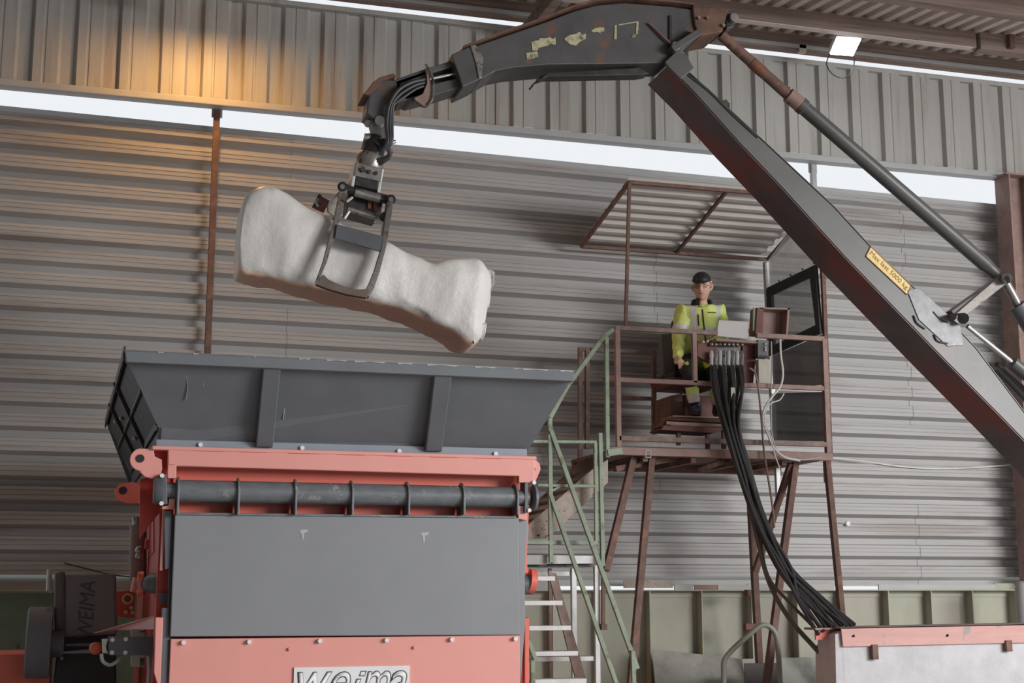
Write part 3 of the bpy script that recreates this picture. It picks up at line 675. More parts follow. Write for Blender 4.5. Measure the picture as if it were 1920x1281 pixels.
# ------------------------------------------------------------------ shredder
RM = math.radians(1.3)
XM, YM = V((math.cos(RM), math.sin(RM), 0)), V((-math.sin(RM), math.cos(RM), 0))
O_ = PY(318, 1195, 8.4); O_.z = 0
sh = empty('industrial_shredder', O_, 'coral red and grey industrial shredder with wide slate grey hopper', 'shredder', rz=RM)
def PM(u, v, d): return PL(u, v, O_+YM*d, YM)
def W(x, y, z): return O_+XM*x+YM*y+V((0, 0, z))
def ml(p): q = p-O_; return (q.dot(XM), q.dot(YM), q.z)
def mx(u, v, d): return ml(PM(u, v, d))[0]
def mz(u, v, d): return ml(PM(u, v, d))[2]
def mbox(x0, x1, y0, y1, z0, z1, b=None):
    b = b or MB(); return b.hexa([W(x0, y0, z0), W(x1, y0, z0), W(x1, y0, z1), W(x0, y0, z1)], [W(x0, y1, z0), W(x1, y1, z0), W(x1, y1, z1), W(x0, y1, z1)])
def mpr(pts, d, t, b=None): b = b or MB(); return b.prism([PM(u, v, d) for u, v in pts], YM*t)
D0 = 0.0
xl, xr = mx(322, 1240, 0), mx(975, 1240, 0)
zc1 = mz(650, 968, 0); zc0 = mz(650, 1194, 0)
xbl, xbr = mx(302, 1000, .12), mx(984, 1000, .12)
ztb = mz(650, 872, .12)
# grey cover and lower red panel
mpr([(328, 964), (973, 971), (975, 1191), (319, 1194)], -.03, .03).build('grey_cover_panel', M_['grey'], sh, bevel=.006)
mpr([(331, 961), (968, 968), (968, 972), (331, 966)], -.04, .02).build('cover_lip', M_['roller'], sh, bevel=.003)
lx0, lx1 = mx(320, 1200, -.02), mx(975, 1200, -.02); lz = mz(650, 1195, -.02)
mbox(lx0, lx1, -.02, .02, .35, lz).build('lower_front_panel', M_['redlight'], sh, bevel=.005)
for u in (344, 467, 599, 724, 846, 965):
    z_ = mz(u, 1198+(965-u)*.0, -.02); x_ = mx(u, 1198, -.02)
    MB().cyl(W(x_, -.045, lz-.02), W(x_, -.02, lz-.02), .013, n=10).build('panel_bolt', M_['white'], sh)
for u in (543, 777):
    x_ = mx(u, 1213, -.02); MB().cyl(W(x_, -.035, lz-.065), W(x_, -.02, lz-.065), .010, n=8).build('panel_rivet', M_['redlight'], sh)
for (u, v) in ((568, 1000), (795, 1005)):      # two pale paint scuffs
    p = [(u-5, v-6), (u+9, v-7), (u+9, v-3), (u+2, v), (u+2, v+10), (u-1, v+14), (u-3, v), (u-6, v-2)]
    mpr(p, -.032, .001).build('paint_scuff', M_['flash'], sh)
# name plate
px0, px1 = mx(551, 1255, -.03), mx(768, 1255, -.03); pz1 = (mz(551, 1253, -.03)+mz(767, 1247, -.03))/2
npl = mbox(px0, px1, -.032, -.02, pz1-.30, pz1).build('name_plate', M_['white'], sh, bevel=.002)
lw_ = px1-px0
def letter(ch, x0, x1, ztop_, zbot_, dx_=0):
    M = frame(W((x0+x1)/2, -.0335, (ztop_+zbot_)/2), XM, V((0, 0, 1)))
    text('letter_outline', ch, M_['inkdark'], M, None, npl, .0003, .012, .35, x1-x0, ztop_-zbot_)
    M = frame(W((x0+x1)/2, -.0345, (ztop_+zbot_)/2), XM, V((0, 0, 1)))
    text('letter_fill', ch, M_['white'], M, None, npl, .0003, -.006, .35, x1-x0-.016, ztop_-zbot_-.012)
zt2 = pz1-.026; zb2 = zt2-.17
for ch, a0, a1 in (('w', .03, .33), ('e', .30, .49), ('m', .58, .84), ('a', .80, .98)):
    letter(ch, px0+lw_*a0, px0+lw_*a1, zt2, zb2)
letter('\u0131', px0+lw_*.47, px0+lw_*.58, zt2-.045, zb2)
for m__, g_, yy_ in ((M_['inkdark'], 0, -.0335), (M_['white'], .006, -.0345)):
    xa__, xb__ = px0+lw_*.555, px0+lw_*.625
    MB().prism([W(xa__+g_*1.6, yy_, zt2-.032+g_), W(xb__-.012-g_*.4, yy_, zt2-.032+g_), W(xb__-g_*1.6, yy_, zt2-g_), W(xa__+.012+g_*.4, yy_, zt2-g_)], YM*-.0006).build('letter_dot', m__, npl)

# side uprights left and right of the cover
mpr([(308, 958), (322, 958), (322, 1066), (309, 1068)], -.0, .05).build('grey_side_strip', M_['greydk'], sh, bevel=.004)
mpr([(304, 1140), (319, 1140), (319, 1300), (298, 1300)], -.0, .05).build('grey_side_strip', M_['greydk'], sh, bevel=.004)
mpr([(306, 940), (310, 952), (305, 1070), (300, 1070)], .02, .04).build('red_edge_strip', M_['redlight'], sh, bevel=.003)
mpr([(292, 1158), (306, 1158), (300, 1300), (289, 1262)], -.02, .05).build('red_edge_strip', M_['redlight'], sh, bevel=.003)
mpr([(322, 965), (329, 965), (321, 1200), (320, 1300), (313, 1300), (316, 1100)], .0, .1).build('dark_gap_strip', M_['hopper_in'], sh)
mpr([(972, 972), (990, 976), (984, 1085), (985, 1165), (975, 1300), (974, 1190)], .02, .05).build('grey_side_strip', M_['grey'], sh, bevel=.003)
mpr([(985, 950), (992, 952), (988, 1050), (990, 1075), (982, 1075)], .04, .05).build('red_edge_strip', M_['red'], sh, bevel=.003)
mpr([(984, 1160), (992, 1158), (992, 1300), (984, 1300)], .04, .05).build('red_edge_strip', M_['red'], sh, bevel=.003)
# body
LB = 2.75
mbox(xbl+.0, xbr, .12, .16, .3, ztb).build('front_wall', M_['reddeep'], sh)
mbox(xbl-.01, xbl+.03, .14, LB, .3, mz(302, 905, .14)).build('side_wall', M_['reddeep'], sh, bevel=.004)
mbox(xbr-.04, xbr, .14, LB, .3, ztb).build('side_wall', M_['reddeep'], sh)
mbox(xbl+.03, xbr-.04, LB-.05, LB, .3, ztb).build('rear_wall', M_['reddeep'], sh)
mpr([(325, 874), (975, 890), (975, 972), (325, 968)], .10, .02).build('roller_recess', M_['red'], sh)
# upper beam
bt = [(286, 838), (1006, 857), (1006, 862), (1003, 905), (988, 905), (972, 892), (332, 872), (329, 896), (315, 896), (315, 842), (286, 842)]
mpr([(315, 838), (1003, 857), (1003, 892), (973, 893), (331, 874), (315, 874)], -.04, .06).build('upper_beam', M_['redlight'], sh, bevel=.006)
mpr([(286, 836), (1006, 856), (1006, 862), (286, 843)], -.045, .30).build('beam_flange', M_['redlight'], sh, bevel=.003)
mpr([(315, 870), (331, 870), (330, 897), (314, 897)], -.04, .05).build('beam_end_tab', M_['redlight'], sh, bevel=.003)
mpr([(973, 890), (1002, 890), (999, 906), (973, 905)], -.04, .05).build('beam_end_tab', M_['redlight'], sh, bevel=.003)
mpr([(317, 935), (329, 935), (327, 955), (304, 955), (304, 950), (316, 948)], -.03, .05).build('beam_end_tab', M_['redlight'], sh, bevel=.003)
mpr([(972, 948), (989, 950), (988, 976), (972, 973)], -.02, .05).build('beam_end_tab', M_['redlight'], sh, bevel=.003)
for u0, w_ in ((362, 56), (450, 50), (540, 58), (632, 52), (722, 50), (806, 52), (888, 52)):
    v0 = 844+(u0-362)*.0265; mpr([(u0, v0), (u0+w_, v0+1.6), (u0+w_, v0+3.2), (u0, v0+1.8)], -.0415, .002).build('weld_seam', M_['reddeep'], sh)
# lugs
def lug(cu, cv, r, extra, d, m, hole):
    pts = []
    for k in range(15): a = math.radians(100+k*(170/14)); pts.append((cu+r*math.cos(a), cv-r*math.sin(a)))
    pts = pts+extra
    o = mpr(pts, d, .05).build('lifting_lug', m, sh, bevel=.004)
    p = PM(hole[0], hole[1], d-.002); MB().cyl(p, p-YM*.004, hole[2], n=16).build('lug_hole', M_['black'], o)
lug(265, 862, 21, [(262, 884), (272, 894), (285, 897), (300, 893), (304, 880), (303, 862), (290, 856), (288, 842)], -.02, M_['redlight'], (263, 860, .024))
lug(233, 924, 18, [(236, 944), (262, 944), (266, 912), (250, 903)], 2.55, M_['red'], (231, 920, .030))
pts = [(976, 866), (996, 862), (1006, 863), (1012, 870), (1014, 880), (1010, 890), (1003, 905), (976, 902)]
o = mpr(pts, -.03, .04).build('lifting_lug', M_['redlight'], sh, bevel=.004)
p = PM(998, 880, -.032); MB().cyl(p, p-YM*.004, .020, n=16).build('lug_hole', M_['darkred'], o)
mpr([(286, 845), (316, 843), (316, 896), (304, 896), (303, 860), (290, 858)], .06, .05).build('beam_gusset', M_['reddeep'], sh)
mpr([(262, 900), (285, 893), (300, 900), (300, 960), (262, 1010), (262, 945)], .2, .03).build('side_stiffener', M_['reddeep'], sh)
# roller pipe with flange rings
a, c = PM(329, 920, .0), PM(968, 934, .0); c.z = a.z = (a.z+c.z)/2
MB().cyl(a, c, .066, n=28).build('roller', M_['roller'], sh, smooth=True)
al, cr_ = PM(288, 920, 0), PM(1004, 935, 0); al.z = cr_.z = a.z
a2 = PM(310, 920, 0); a2.z = a.z; c2_ = PM(990, 935, 0); c2_.z = a.z
MB().cyl(a2, a, .048, n=20).build('roller_shaft', M_['roller'], sh, smooth=True)
MB().cyl(c, c2_, .048, n=20).build('roller_shaft', M_['roller'], sh, smooth=True)
MB().tube([al, al+XM*.01, a2-XM*.015, a2-XM*.01], [.075, .082, .082, .06], 24).build('roller_end_cap', M_['greydk'], sh, smooth=True)
MB().tube([c2_+XM*.02, c2_+XM*.03, cr_-XM*.01, cr_], [.06, .082, .082, .075], 24).build('roller_end_cap', M_['greydk'], sh, smooth=True)
mpr([(303, 890), (312, 890), (314, 946), (303, 946)], -.05, .10).build('bearing_plate', M_['greydk'], sh, bevel=.003)
mpr([(984, 904), (990, 904), (990, 962), (984, 962)], -.05, .10).build('bearing_plate', M_['greydk'], sh, bevel=.003)
for (u, v) in ((304, 892), (303, 944), (1002, 905), (993, 957)):
    p = PM(u, v, -.06); MB().cyl(p, p+YM*.03, .013, n=8).build('bearing_bolt', M_['white'], sh)
for u in (331, 444, 551, 657, 762, 865, 965):
    x_ = mx(u, 930, -.03); zt_ = a.z+.085; zb_ = mz(u, 966, -.03)
    b = MB(); pr_ = []
    for k in range(9): t = math.radians(200-k*180/8*1.0); pr_.append(W(x_, -.078*math.cos(t)*-1 if 0 else .085*math.cos(t), a.z+.085*math.sin(t)))
    pts = [W(x_, -.085, zb_)]+[W(x_, -.085*math.cos(math.radians(k*22.5)), a.z+.085*math.sin(math.radians(k*22.5))) for k in range(9)]+[W(x_, .085, zb_)]
    b.prism(pts, XM*.012); b.build('roller_rib', M_['roller'], sh, bevel=.002)
# hopper
LIP, BOT = -.42, .06
hp = sh
def hface(pts_top, pts_bot, t=.02): 
    P = [PM(u, v, d) for u, v, d in pts_top+pts_bot]; return MB().prism(P, YM*t)
hface([(237, 672, LIP), (1074, 708, LIP)], [(989, 846, BOT), (294, 840, BOT), (297, 802, -.015)], .02).build('hopper_front', M_['hopper'], sh)
mpr([(234, 657), (1077, 696), (1076, 715), (237, 679)], LIP-.05, .07).build('hopper_lip', M_['hopper'], sh, bevel=.005)
mpr([(233, 656), (1078, 695), (1078, 697), (233, 658)], LIP-.052, .30).build('hopper_lip_edge', M_['roller'], sh)
mpr([(293, 824), (988, 842), (988, 866), (293, 842)], BOT-.035, .03).build('hopper_foot_flange', mat('pale_slate_flange', (.26, .29, .34), .45, 0, .05), sh, bevel=.003)
def hrib(t0, t1, b0, b1):
    P = [PM(u, v, d) for u, v, d in [(*t0, LIP-.035), (*t1, LIP-.035), (*b1, BOT-.06), (*b0, BOT-.06)]]
    MB().prism(P, YM*.055).build('hopper_rib', M_['hopper'], sh, bevel=.006)
hrib((494, 688), (527, 690), (480, 838), (512, 839)); hrib((815, 702), (848, 704), (798, 846), (829, 847))
for (u, v) in ((376, 834), (567, 840), (749, 846), (930, 851)):
    p = PM(u, v, BOT-.05); MB().cyl(p, p+YM*.03, .014, n=8).build('flange_bolt', M_['white'], sh)
for pts in ([(501, 694), (499, 712), (497, 734)], [(524, 697), (519, 706), (513, 716), (517, 726)], [(536, 748), (534, 762), (531, 786)], [(818, 762), (816, 776)], [(921, 722), (917, 732)], [(926, 722), (923, 733)], [(929, 724), (934, 736), (938, 742), (940, 722)], [(348, 700), (352, 722), (349, 750)], [(382, 698), (381, 726)]):
    P = [PM(u, v, LIP+(v-672)/168*.48-(.045 if (480 < u < 527 or 800 < u < 845) else .004)) for u, v in pts]
    MB().tube(P, .0035, 4).build('paint_scratch', M_['grey'] if pts[0][0] < 400 else M_['flash'], sh)
for (u, w_) in ((296, 12), (362, 10), (475, 5), (560, 22), (612, 40), (664, 60), (745, 30), (800, 60), (890, 40), (918, 3), (980, 50), (1050, 24)):
    v = 657+(u-234)*.0463; mpr([(u, v-.5), (u+w_, v+w_*.0463-.5), (u+w_*.9, v+w_*.0463+1.8), (u+w_*.5, v+1.2), (u+2, v+2.4)], LIP-.054, .003).build('paint_chip', M_['flash'], sh)
# left end, built from its four corners; right end; back
A1, A2 = PM(235, 658, LIP), PM(297, 802, -.015)
B1 = PM(199, 790, 2.95)
z_top = A1.z
Bt = PL(199, 792, V((0, 0, z_top)), V((0, 0, 1)))       # rear top corner at the lip's height
Bb = A2 + (Bt-A1)*.93 + V((0, 0, 0)); 
A3 = PM(294, 842, BOT); Bb3 = A3+(Bt-A1)*.93
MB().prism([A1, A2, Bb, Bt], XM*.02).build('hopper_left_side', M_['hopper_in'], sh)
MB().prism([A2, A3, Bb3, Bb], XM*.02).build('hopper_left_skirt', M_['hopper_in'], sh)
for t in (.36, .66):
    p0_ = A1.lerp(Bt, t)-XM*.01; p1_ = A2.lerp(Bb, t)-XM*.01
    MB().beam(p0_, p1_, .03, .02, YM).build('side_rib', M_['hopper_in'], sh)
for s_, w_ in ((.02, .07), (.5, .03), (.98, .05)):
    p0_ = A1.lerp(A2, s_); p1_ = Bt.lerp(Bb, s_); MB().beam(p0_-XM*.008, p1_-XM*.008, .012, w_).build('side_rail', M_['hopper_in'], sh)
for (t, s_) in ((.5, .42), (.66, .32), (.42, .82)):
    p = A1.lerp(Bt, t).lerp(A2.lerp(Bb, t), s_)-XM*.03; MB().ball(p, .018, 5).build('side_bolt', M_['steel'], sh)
R1, R2 = PM(1075, 700, LIP), PM(988, 843, BOT)
rb = YM*((Bt-A1).dot(YM))
MB().prism([R1, R2, R2+rb, R1+rb], -XM*.02).build('hopper_right_side', M_['hopper'], sh)
MB().prism([Bt+V((0, 0, 0)), R1+rb, R2+rb, Bb3], YM*.02).build('hopper_back', M_['hopper'], sh)
# ------ left flank machinery
def side_tube(u0, v0, u1, v1, d0, d1, r, name, m, n=16): return MB().cyl(PM(u0, v0, d0), PM(u1, v1, d1), r, n=n).build(name, m, sh, smooth=True)
side_tube(259, 985, 259, 1088, 1.3, 1.3, .055, 'hydraulic_cylinder', M_['rustpink'])
side_tube(257, 970, 258, 990, 1.3, 1.3, .032, 'cylinder_rod', M_['steel'])
side_tube(264, 1085, 258, 1112, 1.0, 1.0, .05, 'cylinder_clevis', M_['red'])
for (u, v) in ((262, 1032), (262, 1043)):
    MB().ball(PM(u, v, 1.1), .03, 6).build('hydraulic_fitting', M_['steel'], sh, smooth=True)
MB().cyl(PM(272, 1020, .8), PM(280, 1020, .8), .035, n=14).build('side_boss', M_['reddeep'], sh, smooth=True)
MB().tube([PM(288, 960, .5), PM(288, 1036, .5), PM(282, 1042, .5)], .006, 6).build('side_edge_pipe', M_['red'], sh)
MB().tube([PM(266, 1096, .35), PM(278, 1096, .3), PM(284, 1094, .28), PM(324, 1092, .2)], [.045, .045, .06, .06], 20).build('pivot_tube', M_['greydk'], sh, smooth=True)
MB().cyl(PM(258, 1095, .36), PM(268, 1095, .36), .075, n=20).build('pivot_ring', M_['red'], sh, smooth=True)
MB().tube([PM(974, 1096, .1), PM(992, 1096, .1)], .065, 20).build('pivot_tube', M_['greydk'], sh, smooth=True)
MB().cyl(PM(990, 1090, .1), PM(1001, 1092, .1), .08, n=20).build('pivot_ring', M_['red'], sh, smooth=True)
mpr([(974, 1073), (992, 1068), (998, 1078), (990, 1082), (976, 1084)], .08, .06).build('pivot_arm', M_['red'], sh, bevel=.004)
mpr([(296, 1112), (316, 1112), (316, 1136), (300, 1128)], .1, .04).build('side_gusset', M_['greydk'], sh)
# tapered red guard
P = [PM(296, 1154, .25), PM(293, 1180, .25), PM(216, 1182, .9), PM(176, 1188, 1.1)]
MB().prism(P, V((0, 0, .004))+YM*.02).build('red_guard_plate', M_['redlight'], sh)
# grey arm with four bolts and cream end
mpr([(204, 1194), (292, 1194), (292, 1229), (204, 1229)], .30, .12).build('grey_switch_arm', M_['greydk'], sh, bevel=.004)
for (u, v) in ((211, 1200), (236, 1199), (210, 1224), (235, 1224)):
    p = PM(u, v, .29); MB().cyl(p, p+YM*.03, .013, n=8).build('arm_bolt', M_['white'], sh)
mpr([(191, 1199), (204, 1198), (201, 1205), (199, 1213), (201, 1221), (204, 1226), (192, 1225)], .32, .08).build('cream_sensor', M_['cream'], sh, bevel=.004)
MB().tube(spline([PM(190, 1226, .32), PM(193, 1240, .32), PM(206, 1247, .32), PM(220, 1240, .33), PM(226, 1230, .36)]), .011, 8).build('sensor_cable', M_['flash'], sh, smooth=True)
mpr([(246, 1180), (272, 1180), (272, 1250), (246, 1250)], .48, .05).build('terminal_box', M_['cream'], sh, bevel=.003)
for k in range(6):
    v = 1184+k*11 if k < 1 else 1232+k*3
    mpr([(262, v), (271, v), (271, v+1.5), (262, v+1.5)], .475, .004).build('terminal_slot', M_['black'], sh)
MB().tube(spline([PM(279, 1230, .35), PM(280, 1262, .35), PM(277, 1300, .35)]), .013, 8).build('sensor_cable', M_['flash'], sh, smooth=True)
MB().ball(PM(179, 1216, .9), .04, 8).build('red_knob', M_['red'], sh, smooth=True)
# fittings bracket
mpr([(219, 1110), (252, 1106), (252, 1160), (219, 1156)], 1.1, .06).build('valve_bracket', M_['reddeep'], sh)
p = PM(240, 1123, 1.08)
MB().tube([p+V((.0, 0, 0))+XM*(.03*math.cos(t*math.pi/6))+V((0, 0, .03*math.sin(t*math.pi/6))) for t in range(13)], .009, 8).build('ring_fitting', M_['gold'], sh, smooth=True)
for (u, v) in ((236, 1148), (248, 1149), (246, 1140)):
    p = PM(u, v, 1.07); MB().cyl(p, p+YM*.05, .014, n=8).build('small_fitting', M_['gold'], sh)
# drive gearbox cover
dG = 1.5
mpr([(119, 1078), (218, 1076), (220, 1190), (119, 1196)], dG, .45).build('belt_cover', M_['belt'], sh, bevel=.02)
mpr([(102, 1074), (122, 1070), (122, 1200), (102, 1200)], dG-.02, .55).build('cover_edge', mat('brown_grey_edge', (.13, .115, .115), .6), sh, bevel=.02)
mpr([(110, 1190), (218, 1190), (218, 1320), (96, 1320)], dG+.03, .5).build('gearbox_housing', mat('near_black_housing', (.03, .03, .036), .55), sh, bevel=.01)  # housing in one near-black grey
p = PM(162, 1143, dG-.004); ex_ = M_['greydk']
text('raised_lettering', 'WEIMA', M_['cover_letter'], frame(p, V((0, 0, 1)), -XM), None, sh, .003, 0, .2, mz(160, 1088, dG)-mz(160, 1194, dG), mx(178, 1140, dG)-mx(149, 1140, dG))
MB().tube([PM(96, 1205, dG), PM(52, 1205, dG), PM(49, 1205, dG)], [.232, .232, .215], 36).build('drive_motor', M_['hopper'], sh, smooth=True)
MB().cyl(PM(96, 1207, dG-.05), PM(120, 1207, dG-.05), .09, n=20).build('motor_shaft_collar', M_['greydk'], sh, smooth=True)
mpr([(122, 1208), (190, 1205), (190, 1212), (122, 1212)], dG-.1, .05).build('drive_rail', M_['greydk'], sh, bevel=.003)
mpr([(98, 1218), (122, 1222), (188, 1216), (188, 1225), (122, 1226), (98, 1222)], dG-.12, .05).build('drive_rail', M_['grey'], sh, bevel=.003)
for (u, v) in ((97, 1157), (95, 1194), (93, 1246), (116, 1234)):
    p = PM(u, v, dG-.06); MB().ball(p, .016, 5).build('motor_bolt', M_['steel'], sh)
o = mbox(mx(-60, 1250, 1.7), mx(96, 1250, 1.7), 1.6, 2.3, .35, mz(20, 1226, 1.7)).build('side_base_frame', M_['red'], sh, bevel=.008)
MB().tube([PM(93, 1068, 1.9), PM(92, 1098, 1.9), PM(92, 1104, 1.9), PM(99, 1108, 1.9)], [.018, .018, .026, .02], 8).build('breather_pipe', M_['whitemetal'], sh, smooth=True)
# feet on the floor
for x_ in (xbl+.1, xbr-.1):
    for y_ in (.3, LB-.3):
        mbox(x_-.08, x_+.08, y_-.08, y_+.08, 0, .32).build('foot', M_['greydk'], sh)
gx0 = mx(100, 1250, dG)
mbox(gx0, gx0+.5, dG+.05, dG+.45, 0, mz(100, 1300, dG)).build('gearbox_foot', M_['hopper_in'], sh)
mbox(mx(-60, 1250, 1.7), mx(90, 1250, 1.7), 1.7, 2.2, 0, .36).build('side_base_foot', M_['greydk'], sh)

# ------------------------------------------------------------------ operator platform
YF_, YB_ = 11.7, 12.65
pf = empty('operator_platform', V((PY(1350, 850, 12).x, 12.1, 0)), 'rusty steel operator platform on slanted legs with a canopy roof', 'platform')
A = lambda u, v: PY(u, v, YF_)
Bk = lambda u, v: PY(u, v, YB_)
Pm = M_['rail']
def bar(p, q, w, name, m=Pm, h=None, up=(0, 1, 0)): return MB().beam(p, q, w, h or w, up).build(name, m, pf, bevel=.003)
pxL = A(1158, 700).x; pxR = A(1548, 730).x
zfl = A(1350, 850).z
zr1 = (A(1155, 614).z+A(1545, 637).z)/2; zr2 = (A(1155, 713).z+A(1545, 728).z)/2; zr3 = (A(1160, 822).z+A(1545, 834).z)/2
bar(V((pxL, YF_, zfl-.03)), V((pxL, YF_, zr1+.02)), .045, 'front_post', M_['rustpink'])
bar(V((A(1302, 680).x, YF_, zr2)), V((A(1302, 680).x, YF_, zr1)), .042, 'front_post', M_['rustpink'])
bar(V((pxR, YF_, zfl-.03)), V((pxR, YF_, zr1+.0)), .05, 'front_post', M_['rustpink'])
bar(V((pxL, YF_, zr1)), V((A(1345, 630).x, YF_, zr1)), .04, 'top_rail')
bar(V((A(1418, 632).x, YF_, zr1)), V((pxR, YF_, zr1)), .045, 'top_rail', M_['rustpink'])
bar(V((pxL, YF_, zr2)), V((pxR, YF_, zr2)), .042, 'middle_rail', M_['rustpink'])
bar(V((pxL, YF_, zr3)), V((pxR, YF_, zr3)), .045, 'kick_rail', Pm)
bar(V((pxL-.1, YF_-.02, zfl-.01)), V((pxR+.02, YF_-.02, zfl-.01)), .07, 'floor_edge_channel', M_['rustpink'])
MB().box((pxL-.1, YF_, zfl-.03), (pxR+.02, YB_+.1, zfl)).build('floor_plate', M_['rust'], pf)
for u in (1210, 1300, 1395, 1470):
    xx = A(u, 850).x; bar(V((xx, YF_, zfl-.07)), V((xx, YB_+.1, zfl-.07)), .05, 'floor_joist', M_['rust'], up=(0, 0, 1))
bar(V((pxL-.1, YB_+.05, zfl-.06)), V((pxR, YB_+.05, zfl-.06)), .08, 'floor_rear_channel', M_['rust'])
# diagonal undersides
bar(A(1160, 878)+V((0, .1, 0)), A(1305, 852)+V((0, .3, 0)), .05, 'brace', M_['rust'])
bar(A(1320, 880)+V((0, .1, 0)), A(1390, 856)+V((0, .3, 0)), .05, 'brace', M_['rust'])
p = A(1211, 850)
b = MB()
for (x0, x1, z0, z1) in ((-.028, .028, -.035, -.028), (-.028, .028, .028, .035), (-.028, -.021, -.03, .03), (.021, .028, -.03, .03)):
    b.box((p.x+x0, YF_-.06, p.z+z0-.01), (p.x+x1, YF_-.0, p.z+z1-.01))
b.build('box_section_end', M_['flash'], pf)
# back rails and their posts
for (u, v0, v1) in ((1088, 652, 862), (1101, 652, 842), (1226, 658, 815)):
    bar(Bk(u, v1), Bk(u, v0), .042, 'rear_post', M_['rail'])
for (v0, v1) in ((656, 661), (745, 748)): bar(Bk(1100, v0), Bk(1228, v1), .036, 'rear_rail', M_['rail'])
bar(Bk(1084, 655), Bk(1108, 655), .036, 'rear_rail', M_['rail'])
# side wall of the cabin (right)
XR = pxR
def S(u, v): return PX(u, v, XR)
def S_at(v, y, u0=1400, u1=1600):    # point on side plane at depth y with pixel row v
    # solve u so that the plane point has depth y
    a_, c_ = u0, u1
    for _ in range(40):
        m__ = (a_+c_)/2
        if S(m__, v).y > y: a_ = m__
        else: c_ = m__
    return S((a_+c_)/2, v)
ts = V((.015, 0, 0))
q = [S(1441, 487), S(1474, 442), S(1541, 398), S(1541, 497), S(1441, 545)]
MB().prism(q, ts).build('cabin_upper_sheet', mat('pale_cabin_sheet', (.85, .86, .85), .5, alpha=.5), pf)
fr_o = [S(1441, 541), S(1533, 497), S(1543, 625), S(1447, 668)]
fr_i = [S(1451, 553), S(1523, 520), S(1534, 610), S(1455, 648)]
for i in range(4):
    j = (i+1) % 4; MB().prism([fr_o[i], fr_o[j], fr_i[j], fr_i[i]], V((-.03, 0, 0))).build('window_frame', M_['black'], pf)
MB().prism(fr_i, V((-.004, 0, 0))).build('window_pane', M_['glass'], pf)
MB().prism([S(1449, 668), S(1542, 628), S(1544, 722), S(1451, 730)], V((-.01, 0, 0))).build('side_sheet', M_['plastic'], pf)
MB().prism([S(1451, 738), S(1544, 735), S(1546, 828), S(1453, 826)], V((-.01, 0, 0))).build('side_sheet', M_['plastic'], pf)
a_ = S(1440, 487); bar(S(1436, 492), S(1452, 826), .05, 'cabin_rear_post', M_['whitemetal'])
b_ = MB()
for k in range(9):
    p = S(1440, 492+k*17)+V((-.03, -.02, 0)); MB().ball(p, .012, 4).build('post_rivet', M_['white'], pf)
for k in range(4):
    p = S(1462+k*22, 527-k*11)+V((-.01, 0, 0)); MB().ball(p, .010, 4).build('sheet_rivet', M_['darksteel'], pf)
bar(V((pxR+.02, YF_, zfl)), V((pxR+.02, YF_, A(1530, 480).z)), .04, 'cabin_front_post', M_['rust'])
# canopy
cA, cB = A(1180, 342), PY(1420, 360, YF_); YCb = 12.9
cC, cD = PY(1440, 487, YCb), PY(1090, 462, YCb)
cB2 = PY(1540, 372, YF_)
cA_ = cA; 
xr_ = cC.x+.12; zf = (cA.z+cB2.z)/2; zb_ = (cC.z+cD.z)/2
fa, fb = V((cA.x, YF_, zf)), V((cB2.x, YF_, zf)); ba_, bb_ = V((cD.x, YCb, zb_)), V((cC.x, YCb, zb_))
for p, q_ in ((fa, fb), (ba_, bb_), (fa, ba_), (fb, bb_)):
    bar(p, q_, .035, 'canopy_frame', M_['rust'], up=(0, 0, 1))
bar(PY(1362, 358, YF_)*0+fa.lerp(fb, .5), ba_.lerp(bb_, .5), .03, 'canopy_purlin', M_['rust'], up=(0, 0, 1))
dv = (ba_-fa); n_ = V((1, 0, 0)).cross(dv).normalized()
if n_.z > 0: n_ = -n_
profC = [(0, 0), (.15, .03), (.45, .03), (.6, 0), (.96, 0)]
xA_ = min(fa.x, ba_.x)
cs = sheet('canopy_sheet', pf, fa-n_*.05, (1, 0, 0), fb.x-fa.x, dv.normalized(), dv.length, n_, profC, .16, mat('pale_canopy_sheet', (.50, .47, .45), .5, 0, .07, 3))
if abs(fa.x-ba_.x) > .02:
    pass
pc = fa+V((0, 0, 0)); bar(V((A(1173, 612).x, YF_, zr1)), V((A(1173, 612).x, YF_, zf)).lerp(fa, 1), .03, 'canopy_post', M_['rust'])
# legs
def leg(p, q, w=.06): return bar(p, q, w, 'leg', M_['rust'], up=(0, 1, 0))
def ground(u0, v0, u1, v1, Y0, Y1):
    a_, c_ = PY(u0, v0, Y0), PY(u1, v1, Y1); t = a_.z/(a_.z-c_.z); return a_, a_.lerp(c_, t)
leg(*ground(1222, 850, 1188, 1225, 11.8, 11.75)); leg(*ground(1404, 880, 1420, 1175, 12.3, 12.5))
leg(*ground(1491, 868, 1438, 1275, 11.9, 11.6)); bar(A(1195, 856)+V((0, .1, 0)), A(1136, 1070), .06, 'brace', M_['rust'])
bar(A(1502, 866)+V((0, .2, 0)), PY(1416, 1072, 12.3), .055, 'brace', M_['rust'])
leg(*ground(1549, 850, 1574, 1108, 11.75, 12.2), .055)
bar(A(1131, 1062), A(1131, 1180), .03, 'hanging_bar', M_['rust']); bar(A(1126, 1176), A(1137, 1176), .05, 'bar_foot', M_['rust'])
bar(PY(1457, 878, 12.5), PY(1460, 955, 12.5), .045, 'white_upright', M_['whitemetal'])
bar(PY(1545, 862, 11.9), PY(1547, 905, 11.9), .02, 'pale_strip', M_['cablewhite'])
bar(PY(1396, 1175, 12.5), PY(1420, 1175, 12.5), .06, 'foot_plate', M_['darkred'])
bar(PY(1398, 1112, 12.6), PY(1420, 1112, 12.6), .06, 'foot_plate', M_['darkred'])

